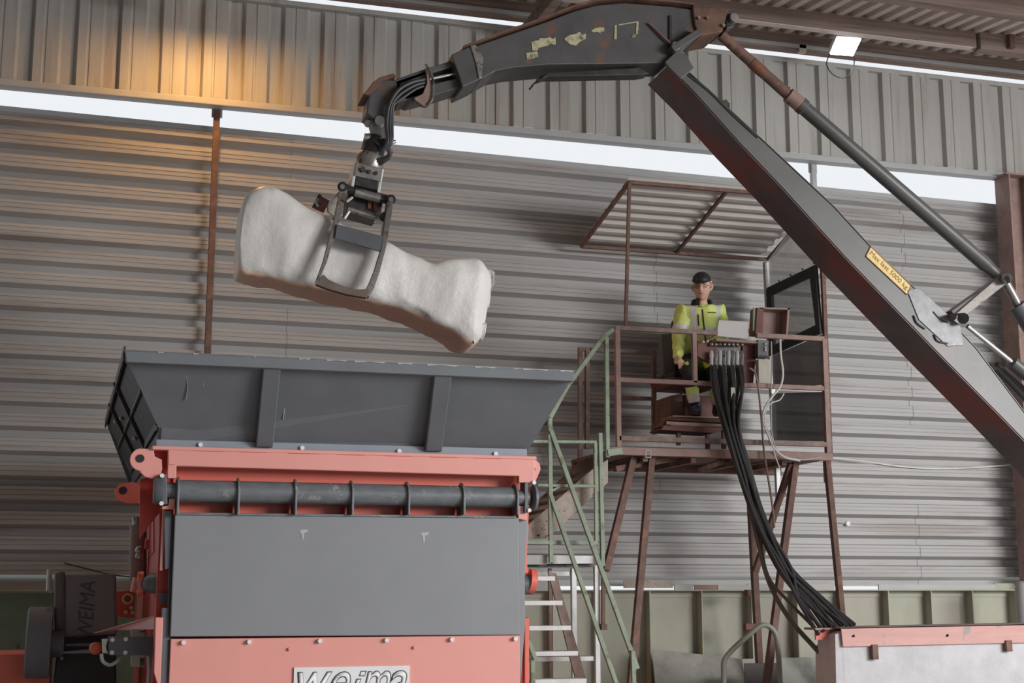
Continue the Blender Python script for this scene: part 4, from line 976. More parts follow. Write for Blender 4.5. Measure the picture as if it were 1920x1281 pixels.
# console parts belonging to the platform
cs_ = empty('control_console', A(1370, 700), 'rust brown control console with a bank of hydraulic valves at the railing', 'console')
YCn = 11.85
C_ = lambda u, v, dy=0: PY(u, v, YCn+dy)
MB().prism([C_(*p) for p in [(1308, 640), (1345, 638), (1345, 668), (1336, 672), (1330, 682), (1308, 668)]], (0, .03, 0)).build('console_plate', M_['darkred'], cs_, bevel=.003)
MB().prism([C_(*p) for p in [(1392, 641), (1424, 645), (1417, 676), (1412, 722), (1396, 722), (1392, 690)]], (0, .05, 0)).build('console_side', M_['darkred'], cs_, bevel=.003)
MB().prism([C_(*p, -.1) for p in [(1343, 634), (1430, 641), (1430, 645), (1343, 639)]], (0, .35, 0)).build('console_top', M_['rustpink'], cs_, bevel=.002)
MB().prism([C_(*p, .02) for p in [(1325, 640), (1395, 640), (1395, 662), (1325, 662)]], (0, .2, 0)).build('valve_block', M_['darksteel'], cs_, bevel=.004)
HX = [1334, 1342, 1350, 1358, 1366, 1374, 1382, 1391]
for k, u in enumerate(HX):
    e0 = C_(u, 646, -.03); o = MB().ball(e0, .020, 6).build('valve_cap', M_['steel'], cs_, smooth=True)
    p0_, p1_ = C_(u, 658, -.05), C_(u, 672, -.06)
    MB().tube([p0_, p0_.lerp(p1_, .5), p1_, C_(u-.5, 688, -.06)], [.014, .022, .018, .016], 8).build('hose_coupling', M_['steel'] if k % 2 else M_['whitemetal'], cs_, smooth=True)
MB().ball(C_(1386, 689, -.09), .026, 6).build('gauge', M_['steel'], cs_, smooth=True)
for v in (702, 716): MB().ball(C_(1385, v, -.09), .017, 6).build('hose_fitting', M_['whitemetal'], cs_, smooth=True)
for (u, v) in ((1319, 641), (1327, 640)): MB().ball(C_(u, v, -.04), .011, 5).build('indicator_light', M_['white'], cs_)
def sideobj(name, poly, y, t, m, label, cat, bev=.004):
    P = [PY(u, v, y) for u, v in poly]; o = MB().prism(P, (0, t, 0)).build(name, m, bevel=bev); return setp(o, label, cat)
o = sideobj('control_screen', [(1348, 600), (1404, 603), (1401, 636), (1343, 630)], 11.72, .02, mat('light_grey_panel', (.50, .49, .49), .5, 0, .03), 'light grey flat panel back standing on the console before the seated worker', 'panel')
e = empty('steel_cabinet', PY(1450, 625, 11.8), 'open reddish brown steel cabinet on the railing beside the window', 'cabinet')
MB().prism([PY(*p, 11.82) for p in [(1430, 577), (1478, 578), (1476, 626), (1430, 625)]], (0, .02, 0)).build('cabinet_back', M_['rustpink'], e)
MB().prism([PY(*p, 11.68) for p in [(1420, 577), (1432, 578), (1430, 627), (1417, 626)]], (0, .15, 0)).build('cabinet_side', M_['darkred'], e)
MB().prism([PY(*p, 11.68) for p in [(1477, 577), (1481, 578), (1477, 628), (1474, 627)]], (0, .15, 0)).build('cabinet_side', M_['rustpink'], e)
MB().prism([PY(*p, 11.68) for p in [(1426, 576), (1481, 578), (1481, 581), (1426, 579)]], (0, .15, 0)).build('cabinet_top', M_['rustpink'], e)
MB().prism([PY(*p, 11.7) for p in [(1413, 577), (1423, 578), (1419, 622), (1412, 620)]], (0, .02, 0)).build('cabinet_door_edge', M_['greenrail'], e)
e = empty('switch_box', PY(1432, 650, 11.74), 'small grey switch box under the railing with pale switches', 'switch box')
MB().prism([PY(*p, 11.74) for p in [(1421, 637), (1442, 639), (1440, 668), (1421, 667)]], (0, .08, 0)).build('box_body', M_['greydk'], e, bevel=.004)
for v in (645, 652, 657): MB().ball(PY(1435, v, 11.73), .012, 5).build('switch', M_['white'], e)
MB().prism([PY(*p, 11.73) for p in [(1421, 667), (1442, 668), (1441, 671), (1421, 670)]], (0, .09, 0)).build('box_base', M_['black'], e)
o = sideobj('fuse_box', [(1422, 673), (1447, 674), (1448, 720), (1423, 719)], 11.73, .07, M_['cream'], 'cream coloured fuse box hanging on the middle rail', 'fuse box')
# cables
def cable(name, pts, y, r, m, label, group=None, k=6):
    P = spline([PY(p[0], p[1], p[2] if len(p) > 2 else y) for p in pts], k)
    o = MB().tube(P, r, 8).build(name, m, smooth=True); return setp(o, label, 'cable' if 'cable' in name else 'hose', group)
cable('white_cable', [(1463, 636), (1464, 665), (1468, 700), (1463, 725), (1447, 745), (1434, 765), (1431, 790), (1440, 815), (1450, 838), (1470, 857), (1500, 864)], 11.6, .010, M_['cablewhite'], 'thicker white cable looping down beside the cream fuse box')
cable('white_cable', [(1470, 738), (1462, 750), (1446, 756), (1436, 770), (1434, 792), (1446, 820), (1452, 850), (1462, 878)], 11.55, .006, M_['cablewhite'], 'thin white cable curling behind the thicker loop beside the fuse box')
cable('grey_cable', [(1446, 640), (1447, 690), (1446, 730), (1446, 790), (1449, 822), (1462, 850), (1500, 862), (1540, 858)], 11.64, .007, M_['flash'], 'grey cable running straight down behind the cream fuse box')
cable('brown_cable', [(1405, 690), (1416, 700), (1422, 730), (1428, 790), (1433, 850), (1447, 940), (1452, 990)], 11.6, .010, M_['rail'], 'brown cable arching from the console side and down past the floor')
# hoses
ends = [(1541, 1178), (1549, 1174), (1556, 1172), (1566, 1172), (1578, 1170), (1589, 1170), (1597, 1170), (1603, 1168)]
rh = random.Random(3)
for k, u in enumerate(HX):
    eu, ev = ends[k]; j = (k-3.5); w = lambda a: rh.uniform(-a, a)
    pts = [(u-.5, 686, 11.70), (u+2, 725+w(6), 11.58), (1368+j*4.2+w(2), 790, 11.48+w(.03)), (1390+j*3.4+w(2.5), 868, 11.45+w(.04)), (1424+j*3.0+w(3), 965, 11.35+w(.04)), (1466+j*4.0+w(4), 1060, 11.15), ((1466+eu)/2+j*1.5+w(3), 1118, 10.9), (eu, ev+4, 10.62)]
    nm = ['leftmost', 'second', 'third', 'fourth', 'fifth', 'sixth', 'seventh', 'rightmost'][k]
    cable('hydraulic_hose', pts, 11.4, .0165, M_['rubber'], 'black hydraulic hose hanging from the %s coupling of the valve bank' % nm, 'black hydraulic hoses hanging from the valve bank', 6)
for k, (u, off) in enumerate(((1338, 0), (1354, 5), (1370, 10), (1386, 15))):
    eu, ev = ((1560, 1170), (1535, 1186), (1584, 1168), (1545, 1180))[k]; w = lambda a: rh.uniform(-a, a)
    pts = [(u, 689, 11.66), (u+5, 735, 11.52), (1362+off*1.5, 800, 11.42), (1386+off*1.2+w(3), 880, 11.40), (1416+off*1.3+w(4), 975, 11.28), (1458+off*1.6+w(5), 1065, 11.08), ((1458+eu)/2+w(4), 1124, 10.86), (eu, ev+4, 10.60)]
    cable('hydraulic_hose', pts, 11.4, .0155, M_['rubber'], ['slack inner hose dropping from near the leftmost coupling of the valve bank', 'inner hose dropping from between the third and fourth couplings', 'inner hose dropping from between the fifth and sixth couplings', 'inner hose dropping from beside the round gauge of the valve bank'][k], 'inner hydraulic hoses behind the valve bank hoses', 6)
cable('return_hose', [(1372, 760, 11.5), (1385, 830, 11.5), (1402, 930, 11.4), (1420, 1010, 11.3), (1442, 1092, 11.2), (1480, 1160, 11.0), (1536, 1224, 10.8)], 11.3, .021, mat('grey_green_hose', (.10, .10, .085), .6), 'thick grey green hose hanging lowest of the bundle to the white block')
cable('return_hose', [(1376, 760, 11.5), (1392, 830, 11.5), (1412, 900, 11.4), (1424, 1000, 11.3), (1440, 1080, 11.2), (1480, 1130, 11.0), (1530, 1182, 10.8), (1541, 1215, 10.8)], 11.3, .014, mat('olive_hose', (.10, .095, .07), .6), 'thin olive hose bowing beside the thick grey green hose')
o = MB().box(PY(1371, 748, 11.5), PY(1378, 727, 11.5)+V((0, .004, 0))).build('paper_tag', M_['cream']); setp(o, 'small pale yellow tag tied on the hose bundle', 'tag')

# ------------------------------------------------------------------ stairs
YS_ = 11.55
sr = empty('green_stair_railing', PY(1080, 1150, YS_), 'pale green stair railing climbing to the operator platform', 'railing')
Z_ = lambda u, v, Y=YS_: PY(u, v, Y)
Gm = M_['greenrail']
def gb(p, q, w=.036, name='rail_bar', m=Gm): return MB().beam(p, q, w, w, (0, 1, 0)).build(name, m, sr, bevel=.003)
hl = [(1150, 618), (1133, 630), (1062, 727), (1031, 784), (1031, 808)]
for a_, c_ in zip(hl[:-1], hl[1:]): gb(Z_(*a_), Z_(*c_), .038, 'handrail')
gb(Z_(1031, 803), Z_(1195, 1255, 11.2), .038, 'handrail'); gb(Z_(1031, 925), Z_(1158, 1290, 11.2), .036, 'lower_stair_rail')
gb(Z_(1031, 815), Z_(1033, 1055), .036, 'rail_post')
gb(Z_(1116, 830), Z_(1118, 1020), .03, 'rail_post'); gb(Z_(1125, 812), Z_(1130, 1062), .036, 'rail_post')
gb(Z_(1137, 632), Z_(1139, 858), .036, 'rail_post')
gb(Z_(994, 828), Z_(1118, 829), .026, 'rail_bar'); gb(Z_(1008, 910), Z_(1118, 912), .026, 'rail_bar')
gb(Z_(985, 1017), Z_(1119, 1018), .034, 'rail_bar'); gb(Z_(1031, 922), Z_(1058, 909), .02, 'rail_bar')
gb(Z_(1186, 1220, 11.2), Z_(1190, 1330, 11.2), .036, 'rail_post'); gb(Z_(990, 1200, 11.2), Z_(1005, 1240, 11.2), .036, 'rail_post'); gb(Z_(998, 1238, 11.2), Z_(1000, 1330, 11.2), .036, 'rail_post')
gb(Z_(1136, 712)+V((0, 0, 0)), Z_(1156, 706)+V((0, .1, 0)), .05, 'corner_block', M_['darkred'])
gb(Z_(1138, 850), Z_(1165, 846), .06, 'corner_block')
p0_ = Z_(1190, 1330, 11.2); gb(p0_, V((p0_.x, p0_.y, 0)), .036, 'rail_post')
sf = empty('upper_stair_flight', PY(1060, 940, 11.9), 'chipped plaster coloured stair flight slanting up to the platform floor', 'stairs')
MB().prism([PY(*p, 11.7) for p in [(1140, 862), (1112, 880), (990, 985), (985, 1010), (1025, 1010), (1140, 905)]], (0, .04, 0)).build('stringer', M_['stone'], sf)
MB().prism([PY(*p, 12.35) for p in [(1120, 853), (1085, 868), (960, 985), (985, 1000), (1128, 870)]], (0, .04, 0)).build('stringer', M_['rust'], sf)
for k in range(7):
    u = 1112-k*20; v = 883+k*18
    MB().box(PY(u-8, v+2, 11.74), PY(u+12, v-1, 11.74)+V((0, .6, 0))).build('tread', M_['rust'], sf, bevel=.003)
for (u, v) in ((1030, 1004), (1010, 1004)): MB().ball(PY(u, v, 11.69), .010, 5).build('stringer_bolt', M_['darksteel'], sf)
b = MB().prism([PY(*p, 11.75) for p in [(985, 1014), (1120, 1014), (1120, 1019), (985, 1019)]], (0, .5, 0)); b.build('landing_plate', M_['rust'], sf)
ls = empty('lower_access_stair', PY(1050, 1180, 11.4), 'grey metal treads of the lower stair flight behind the shredder', 'stairs')
def lb(p, q, w, name, m, h=None, up=(0, 1, 0)): return MB().beam(p, q, w, h or w, up).build(name, m, ls, bevel=.003)
MB().prism([PY(*p, 11.6) for p in [(975, 1041), (1026, 1041), (1026, 1059), (975, 1059)]], (0, .04, 0)).build('landing_edge', mat('pale_green_grey_edge', (.36, .39, .36), .5), ls, bevel=.003)
MB().prism([PY(*p, 11.62) for p in [(1036, 1041), (1116, 1042), (1116, 1057), (1036, 1058)]], (0, .04, 0)).build('landing_edge', M_['whitemetal'], ls, bevel=.003)
MB().prism([PY(*p, 11.7) for p in [(975, 1058), (1116, 1058), (1116, 1063), (975, 1063)]], (0, .5, 0)).build('landing_plate', M_['darksteel'], ls)
MB().prism([PY(*p, 11.5) for p in [(1028, 1072), (1043, 1075), (1098, 1270), (1118, 1340), (1100, 1340), (1080, 1275)]], (0, .03, 0)).build('stringer', M_['rail'], ls)
for (u0, u1, v, m) in ((985, 1072, 1076, 'whitemetal'), (990, 1041, 1085, 'whitemetal'), (975, 1055, 1131, 'whitemetal'), (992, 1071, 1178, 'whitemetal'), (1000, 1084, 1226, 'whitemetal'), (1000, 1118, 1236, 'whitemetal'), (995, 1100, 1278, 'whitemetal')):
    y_ = 11.3 if v != 1076 and v != 1236 else 11.75
    a_, c_ = PY(u0, v, y_), PY(u1, v, y_); c_.z = a_.z = (a_.z+c_.z)/2
    MB().box((a_.x, y_, a_.z-.02), (c_.x, y_+.14, a_.z+.02)).build('tread', M_[m], ls, bevel=.003)
for (u, v0, y_) in ((1075, 1066, 11.75), (1118, 1060, 11.75)):
    a_ = PY(u, v0, y_); lb(a_, V((a_.x, y_, 0)), .045, 'support_post', M_['whitemetal'])
a_ = PY(1031, 1066, 11.8); lb(a_, V((a_.x, 11.8, 0)), .03, 'support_post', M_['rail'])

# ------------------------------------------------------------------ block, channel, leaning sheets, bent pipe
YK = 10.5
Kp = lambda u, v, d=0: PY(u, v, YK+d)
kb = empty('concrete_block_wall', PY(1750, 1240, YK+.15), 'whitewashed concrete block wall at the lower right corner', 'block wall')
x0_, x1_ = Kp(1578, 1220).x, Kp(2000, 1220).x; zt_ = Kp(1700, 1180).z-.01
MB().box((x0_, YK, 0), (x1_, YK+.32, zt_)).build('block', M_['concrete'], kb, bevel=.015, seg=3)
MB().prism([Kp(1566, 1190), Kp(1578, 1185), Kp(1578, 1190)+V((0, 0, -1.4)), Kp(1560, 1200)+V((0, 0, -1.4))], (0, .3, 0)).build('side_render', M_['concrete'], kb)
o = MB().prism([Kp(1540, 1215, .25), Kp(1556, 1186, .25), Kp(1572, 1186, .25), Kp(1572, 1300, .25), Kp(1540, 1300, .25)], (0, .1, 0)).build('side_flare', M_['concrete'], kb)
ch = empty('steel_channel', Kp(1750, 1195, -.02), 'faded pink steel channel bolted along the top of the white block wall', 'channel beam')
zc_t = (Kp(1580, 1178).z+Kp(1920, 1171).z)/2
q = [Kp(1577, 1177, -.03), Kp(1990, 1169, -.03), Kp(1990, 1204, -.03), Kp(1581, 1213, -.03)]
MB().prism(q, (0, .012, 0)).build('channel_web', mat('faded_pink_channel', (.60, .34, .31), .6, 0, .12, 3, (.5, 1, 4), spot=(.36, .30, .30), spot_amt=.6, spot_scale=5), ch, bevel=.002)
MB().prism([q[0], q[1], q[1]+V((0, 0, -.01)), q[0]+V((0, 0, -.01))], (0, .34, 0)).build('channel_flange', M_['rustpink'], ch)
MB().prism([Kp(1529, 1178, .1), Kp(1580, 1177, .1), Kp(1580, 1182, .1), Kp(1529, 1182, .1)], (0, .2, 0)).build('flange_end', M_['rustpink'], ch)
MB().prism([Kp(1529, 1182, .12), Kp(1557, 1181, .12), Kp(1546, 1200, .12), Kp(1530, 1200, .12)], (0, .02, 0)).build('end_plate', M_['red'], ch)
for (u, v) in ((1600, 1192), (1776, 1191)):
    MB().cyl(Kp(u, v, -.035), Kp(u, v+1, -.03), .013, n=8).build('bolt_hole', M_['black'], ch)
for (u, v0, v1) in ((1642, 1212, 1237), (1893, 1204, 1222)):
    MB().box(Kp(u-5, v1, -.05), Kp(u+5, v0-3, -.05)+V((0, .06, 0))).build('hanging_bracket', M_['rust'], ch, bevel=.004)
ln = [('leaning_sheet', [(1222, 1217), (1392, 1236), (1396, 1345), (1190, 1345)], 12.5, 'flat', 'grey green sheet metal panel leaning against the retaining wall'),
      ('leaning_sheet', [(1385, 1236), (1545, 1232), (1545, 1345), (1385, 1345)], 12.62, 'b', 'paler sheet leaning at the back behind the bent pipe')]
msheet = mat('dull_leaning_sheet', (.36, .37, .33), .6, 0, .1, 3, spot2=(.20, .19, .18), spot2_amt=.52, spot2_scale=1.2)
for nm, poly, y, _, lab in ln:
    P = [PY(u, v, y+(.25 if v < 1300 else 0)) for u, v in poly]
    for i in (2, 3): P[i].z = 0; P[i].x = P[3-i].x
    o = MB().prism(P, (0, .004, 0)).build(nm, msheet); setp(o, lab, 'sheet')
o = MB().box(PY(1398, 1285, 12.2), PY(1466, 1243, 12.2)+V((0, .02, 0))).build('dark_board', mat('dark_board_grey', (.13, .125, .125), .6)); o_ = o
a_ = PY(1398, 1285, 12.2); c_ = PY(1466, 1243, 12.2)
bpy.data.objects.remove(o)
o = MB().box((a_.x, 12.2, 0), (c_.x, 12.22, c_.z)).build('dark_board', mat('dark_board_grey', (.13, .125, .125), .6)); setp(o, 'dark grey board standing behind the bent pipe', 'board')
a_ = PY(1357, 1281, 11.5); c_ = PY(1464, 1281, 11.5)
o = MB().tube([V((a_.x, 11.5, 0))]+spline([PY(1357, 1262, 11.5), PY(1358, 1240, 11.5), PY(1372, 1220, 11.5), PY(1405, 1190, 11.5), PY(1428, 1173, 11.5), PY(1446, 1178, 11.5), PY(1457, 1200, 11.5), PY(1462, 1262, 11.5)], 6)+[V((c_.x, 11.5, 0))], .024, 12).build('bent_pipe', mat('grey_green_pipe', (.27, .29, .25), .5), smooth=True)
setp(o, 'grey green pipe bent into a hoop below the platform', 'pipe')

# ------------------------------------------------------------------ worker, seat
seat = empty('operator_chair', PY(1300, 800, 12.3), 'dark worn operator chair on a red brown steel pedestal', 'seat')
def skinmesh(vs, es, rad, lv=2, root=0):
    me = bpy.data.meshes.new('skin_tmp'); me.from_pydata([tuple(v) for v in vs], es, [])
    o = bpy.data.objects.new('skin_tmp', me); COL.objects.link(o)
    o.modifiers.new('skin', 'SKIN'); o.modifiers.new('sub', 'SUBSURF').levels = lv; o.modifiers['skin'].use_smooth_shade = True
    for i, r in enumerate(rad):
        d = me.skin_vertices[0].data[i]; d.radius = (r, r) if isinstance(r, (int, float)) else r; d.use_root = (i == root)
    bpy.context.view_layer.update(); dg = bpy.context.evaluated_depsgraph_get()
    m2 = bpy.data.meshes.new_from_object(o.evaluated_get(dg)); bpy.data.objects.remove(o); return m2
def mesh_obj(name, me, mats, parent):
    me.transform(xf(parent).inverted()); me.name = name; me.materials.clear()
    for m in (mats if isinstance(mats, list) else [mats]): me.materials.append(m)
    me.polygons.foreach_set('use_smooth', [True]*len(me.polygons))
    o = bpy.data.objects.new(name, me); COL.objects.link(o); o.parent = parent; XF[o.name] = xf(parent); return o
YP_ = 12.28
Q = lambda u, v, y=YP_: PY(u, v, y)
MB().prism([Q(1238, 626, 12.5), Q(1262, 624, 12.5), Q(1268, 704, 12.5), Q(1243, 706, 12.5)], (0, .08, 0)).build('backrest', M_['plastic'], seat, bevel=.02)
MB().prism([Q(1262, 600, 12.52), Q(1366, 602, 12.52), Q(1366, 704, 12.52), Q(1262, 704, 12.52)], (0, .07, 0)).build('backrest', M_['black'], seat, bevel=.02)
MB().prism([Q(1262, 696, 12.05), Q(1352, 698, 12.05), Q(1352, 716, 12.05), Q(1262, 714, 12.05)], (0, .5, 0)).build('cushion', M_['black'], seat, bevel=.02)
MB().prism([Q(1255, 706, 12.03), Q(1345, 716, 12.03), Q(1345, 728, 12.03), Q(1262, 722, 12.03)], (0, .5, 0)).build('seat_frame', M_['darkred'], seat, bevel=.006)
MB().prism([Q(1257, 742, 12.1), Q(1280, 738, 12.1), Q(1283, 788, 12.1), Q(1257, 790, 12.1)], (0, .4, 0)).build('pedestal', M_['rust'], seat, bevel=.005)
MB().prism([Q(1283, 740, 12.25), Q(1346, 744, 12.25), Q(1346, 790, 12.25), Q(1283, 790, 12.25)], (0, .25, 0)).build('pedestal', M_['darkred'], seat, bevel=.005)
for u in (1345, 1352): MB().beam(Q(u, 744, 12.02), Q(u+2, 780, 12.02), .02, .02).build('side_lever', M_['rail'], seat)
fs = empty('foot_shelf', PY(1310, 800, 11.9), 'rust brown steel foot shelf under the seat', 'shelf')
ySh = 11.82
MB().prism([Q(1262, 779, ySh), Q(1369, 782, ySh), Q(1369, 785, ySh), Q(1262, 782, ySh)], (0, .3, 0)).build('shelf_plate', M_['rustpink'], fs)
MB().prism([Q(1250, 788, ySh-.1), Q(1372, 794, ySh-.1), Q(1372, 800, ySh-.1), Q(1250, 796, ySh-.1)], (0, .02, 0)).build('shelf_edge', M_['rustpink'], fs)
MB().prism([Q(1250, 788, ySh-.1), Q(1372, 794, ySh-.1), Q(1369, 784, ySh+.05), Q(1262, 781, ySh+.05)], (0, 0, -.01)).build('shelf_apron', M_['rust'], fs)
MB().prism([Q(1240, 800, ySh-.05), Q(1250, 788, ySh-.1), Q(1262, 782, ySh), Q(1256, 804, ySh)], (0, .2, 0)).build('shelf_end', M_['darkred'], fs)
MB().prism([Q(1246, 797, ySh-.05), Q(1370, 801, ySh-.05), Q(1340, 812, ySh-.05), Q(1240, 806, ySh-.05)], (0, .3, 0)).build('shelf_underside', M_['darkred'], fs)
for (u, v0, v1) in ((1327, 806, 842), (1357, 802, 842), (1272, 800, 835)):
    MB().beam(Q(u, v0, 11.9), Q(u, v1, 11.9), .035, .035).build('shelf_leg', M_['darkred'] if u != 1272 else M_['rail'], fs)

wk = empty('person', PY(1312, 700, YP_), 'seated worker in hi-vis yellow jacket and black cap operating the hydraulic controls', 'person')
hip = Q(1310, 676); waist = Q(1311, 640, 12.30); chest = Q(1315, 600, 12.27); neckb = Q(1316, 572, 12.25); neckt = Q(1316, 556, 12.22)
shL, shR = Q(1284, 583, 12.26), Q(1350, 583, 12.26)
elL, elR = Q(1273, 634, 12.22), Q(1357, 630, 12.18)
wrL, wrR = Q(1270, 672, 12.0), Q(1332, 646, 11.98)
hL, hR = Q(1291, 684), Q(1330, 684)
knL, knR = Q(1291, 694, 11.86), Q(1338, 686, 11.92)
anL, anR = Q(1303, 762, 11.93), Q(1345, 762, 11.98)
toL, toR = Q(1305, 775, 11.84), Q(1350, 775, 11.86)
ANK, ANKR = Q(1304, 770, 11.96), Q(1347, 770, 11.99)
bv = [hip, waist, chest, neckb, neckt, shL, elL, wrL, shR, elR, wrR, hL, knL, anL, hR, knR, anR]
be = [(0, 1), (1, 2), (2, 3), (3, 4), (2, 5), (5, 6), (6, 7), (2, 8), (8, 9), (9, 10), (0, 11), (11, 12), (12, 13), (0, 14), (14, 15), (15, 16)]
br = [(.11, .08), (.10, .07), (.11, .08), .058, .052, .045, .036, .028, .045, .036, .028, .06, .045, .03, .06, .045, .03]
body = skinmesh(bv, be, br)
# head in its own frame: x to the picture's right, y toward the viewer, z up, tilted down
hc = Q(1316, 539, 12.20); fw = (CAM-hc); fw.z = 0; fw.normalize(); fw = Matrix.Rotation(math.radians(-6), 3, 'Z') @ fw
tl = math.radians(13); fwd_ = fw*math.cos(tl)-V((0, 0, 1))*math.sin(tl); rt_ = V((0, 0, 1)).cross(fw).normalized()
if rt_.x < 0: rt_ = -rt_
up_ = V((0, 0, 1))*math.cos(tl)+fw*math.sin(tl)
HM = Matrix.Translation(hc) @ Matrix((rt_, fwd_, up_)).transposed().to_4x4() @ Matrix.Scale(1.13, 4)
HB = lambda x, y, z: HM @ V((x, y, z))
hb = MB(); n = 20; vs = []
for i in range(n+1):
    ph = math.pi*i/n
    for k in range(2*n):
        t = math.pi*k/n
        x, y, z = math.sin(ph)*math.cos(t), math.sin(ph)*math.sin(t), math.cos(ph)
        w = .076*(1-.22*max(0, -z)); dpt = .097*(1-.10*max(0, -z))
        X, Y_, Zz = x*w, y*dpt, z*.122
        if y > 0:
            g = lambda cx, cz, sx, sz: math.exp(-((X-cx)/sx)**2-((Zz-cz)/sz)**2)
            Y_ += .024*g(0, -.012, .012, .022)+.008*g(0, .012, .010, .02)      # nose
            Y_ -= .012*g(-.030, .012, .018, .012)+.012*g(.030, .012, .018, .012)   # eye sockets
            Y_ += .008*g(0, .034, .045, .010)                                   # brow
            Y_ += .006*g(0, -.052, .022, .010)+.010*g(0, -.092, .024, .018)     # lips, chin
            Y_ += .004*g(-.04, -.02, .02, .02)+.004*g(.04, -.02, .02, .02)
        vs.append(HB(X, Y_, Zz))
fs_ = []
for i in range(n):
    for k in range(2*n): k2 = (k+1) % (2*n); fs_.append([i*2*n+k, (i+1)*2*n+k, (i+1)*2*n+k2, i*2*n+k2])
hb.add(vs, fs_)
hb.tube([HB(0, -.01, -.06), Q(1316, 562, 12.25), neckb], [.055, .056, .06], 14)
for sx in (-1, 1):     # ears
    hb.tube([HB(sx*.072, -.005, -.03), HB(sx*.082, -.012, -.012), HB(sx*.086, -.014, .012), HB(sx*.080, -.008, .026)], [.008, .014, .016, .008], 8)
def hand(wr, dirv, side, curl):
    """palm with four fingers and a thumb, rooted at the wrist"""
    d = V(dirv).normalized(); s_ = d.cross(V(curl)).normalized()*side; c_ = V(curl).normalized()
    pm = wr+d*.05; hb.tube([wr, wr+d*.03, wr+d*.085], [.026, .036, .034], 10)
    for k, L_ in enumerate((.066, .074, .070, .055)):
        r0 = wr+d*.075+s_*(-.028+.019*k)
        p1 = r0+d*L_*.45+c_*.008; p2 = p1+d*L_*.25+c_*.022; p3 = p2+c_*.024-d*.004
        hb.tube([r0-d*.02, r0, p1, p2, p3], [.009, .0095, .009, .008, .006], 6)
    t0 = wr+d*.03-s_*.03; hb.tube([wr+d*.02-s_*.01, t0, t0+d*.028-s_*.018+c_*.01, t0+d*.052-s_*.014+c_*.024], [.012, .012, .010, .007], 6)
hand(wrL, (.0, -.7, -.5), 1, (0, -.2, -1)); hand(wrR, (-.5, -.8, -.15), -1, (0, 0, -1))
bm = bmesh.new(); bm.from_mesh(body)
idx0 = len(bm.verts); nv = [bm.verts.new(v) for v in hb.v]
for f in hb.f:
    try: bm.faces.new([nv[i] for i in f])
    except ValueError: pass
bmesh.ops.recalc_face_normals(bm, faces=bm.faces); bm.to_mesh(body); bm.free()
bo = mesh_obj('body', body, M_['skin'], wk); rm = bo.modifiers.new('fuse', 'REMESH'); rm.mode = 'VOXEL'; rm.voxel_size = .0055; rm.use_smooth_shade = True
# jacket
jb = [(1310, 668, 12.27, (.20, .15)), (1311, 640, 12.29, (.20, .15)), (1314, 604, 12.26, (.215, .155)), (1316, 582, 12.25, (.15, .11)), (1316, 571, 12.245, (.078, .075))]
jv = [Q(u, v, y) for u, v, y, _ in jb]; jr = [r for *_, r in jb]
jv += [shL, Q(1276, 606, 12.25), elL, Q(1272, 655, 12.10), wrL, shR, Q(1356, 606, 12.22), elR, Q(1346, 640, 12.05), wrR]
jr += [.088, .078, .068, .058, .050, .088, .078, .068, .058, .050]
jm = skinmesh(jv, [(0, 1), (1, 2), (2, 3), (3, 4), (2, 5), (5, 6), (6, 7), (7, 8), (8, 9), (2, 10), (10, 11), (11, 12), (12, 13), (13, 14)], jr, 3)
for v in jm.vertices:
    q = v.co; v.co = q+v.normal*(noise.noise(q*14)*.012+noise.noise(q*30)*.005)
def pix(p):
    d = p-CAM; w = d.dot(FWD); return 960+F*d.dot(RGT)/w, 640.5-F*d.dot(UPV)/w
jo = mesh_obj('jacket', jm, [M_['hivis'], M_['silver'], M_['navy']], wk)
jc = xf(wk)
zb = {k: Q(1312, k, 12.2).z for k in (556, 575, 618, 632, 646, 660)}
xc = chest.x
for p in jo.data.polygons:
    c = jc @ p.center; dxx = c.x-xc; onarm = abs(dxx) > .175
    m_i = 0
    if not onarm and abs(abs(dxx)-.125) < .030 and c.z > zb[632]: m_i = 1            # shoulder bands
    if not onarm and zb[632] < c.z < zb[618]: m_i = 1                                # waist band
    if onarm and Q(1312, 622).z < c.z < Q(1312, 612).z: m_i = 1
    if c.z < zb[660]+.01 and not onarm: m_i = 1 if c.z > zb[660]-.02 else 0
    p.material_index = m_i
# collar
cp = []
for k in range(17):
    a = math.radians(-55+k*290/16); cp.append((math.cos(a), math.sin(a)))
b = MB(); vs = []; fs2 = []
for (x, y) in cp:
    o_ = neckb+V((0, 0, .0)); y_ = y
    vs += [o_+V((x*.088, y_*.080-.0, -.012-(.03 if y_ < -.5 else 0))), o_+V((x*.078, y_*.072, .055)), o_+V((x*.098, y_*.09, .045)), o_+V((x*.115, y_*.105, -.012-(.04 if y_ < -.4 else 0)))]
for i in range(len(cp)-1):
    for k in range(4): k2 = (k+1) % 4; fs2.append([i*4+k, i*4+k2, (i+1)*4+k2, (i+1)*4+k])
fs2 += [[3, 2, 1, 0], [len(vs)-4, len(vs)-3, len(vs)-2, len(vs)-1]]
b.add(vs, fs2); co = b.build('collar', M_['navy'], wk, smooth=True)
bpy.context.view_layer.update()
def on_mesh(o, u, v, lift):
    Mi = xf(o).inverted(); a_ = Mi @ CAM; d_ = (Mi.to_3x3() @ ray(u, v)).normalized()
    ok, loc, nrm, _ = o.ray_cast(a_, d_)
    return (xf(o) @ loc)-ray(u, v).normalized()*lift if ok else Q(u, v, 12.1)
for nm_, pts_, r_ in (('front_zip', [(1317+k*.4, 580+k*4) for k in range(17)], .006), ('pocket_zip', [(1309+k*.2, 590+k*3) for k in range(8)], .006), ('chest_flap', [(1327+k*3, 586+k*.1) for k in range(6)], .0045)):
    MB().tube([on_mesh(jo, u, v, .003) for u, v in pts_], r_, 6).build(nm_, M_['navy'], wk, smooth=True)
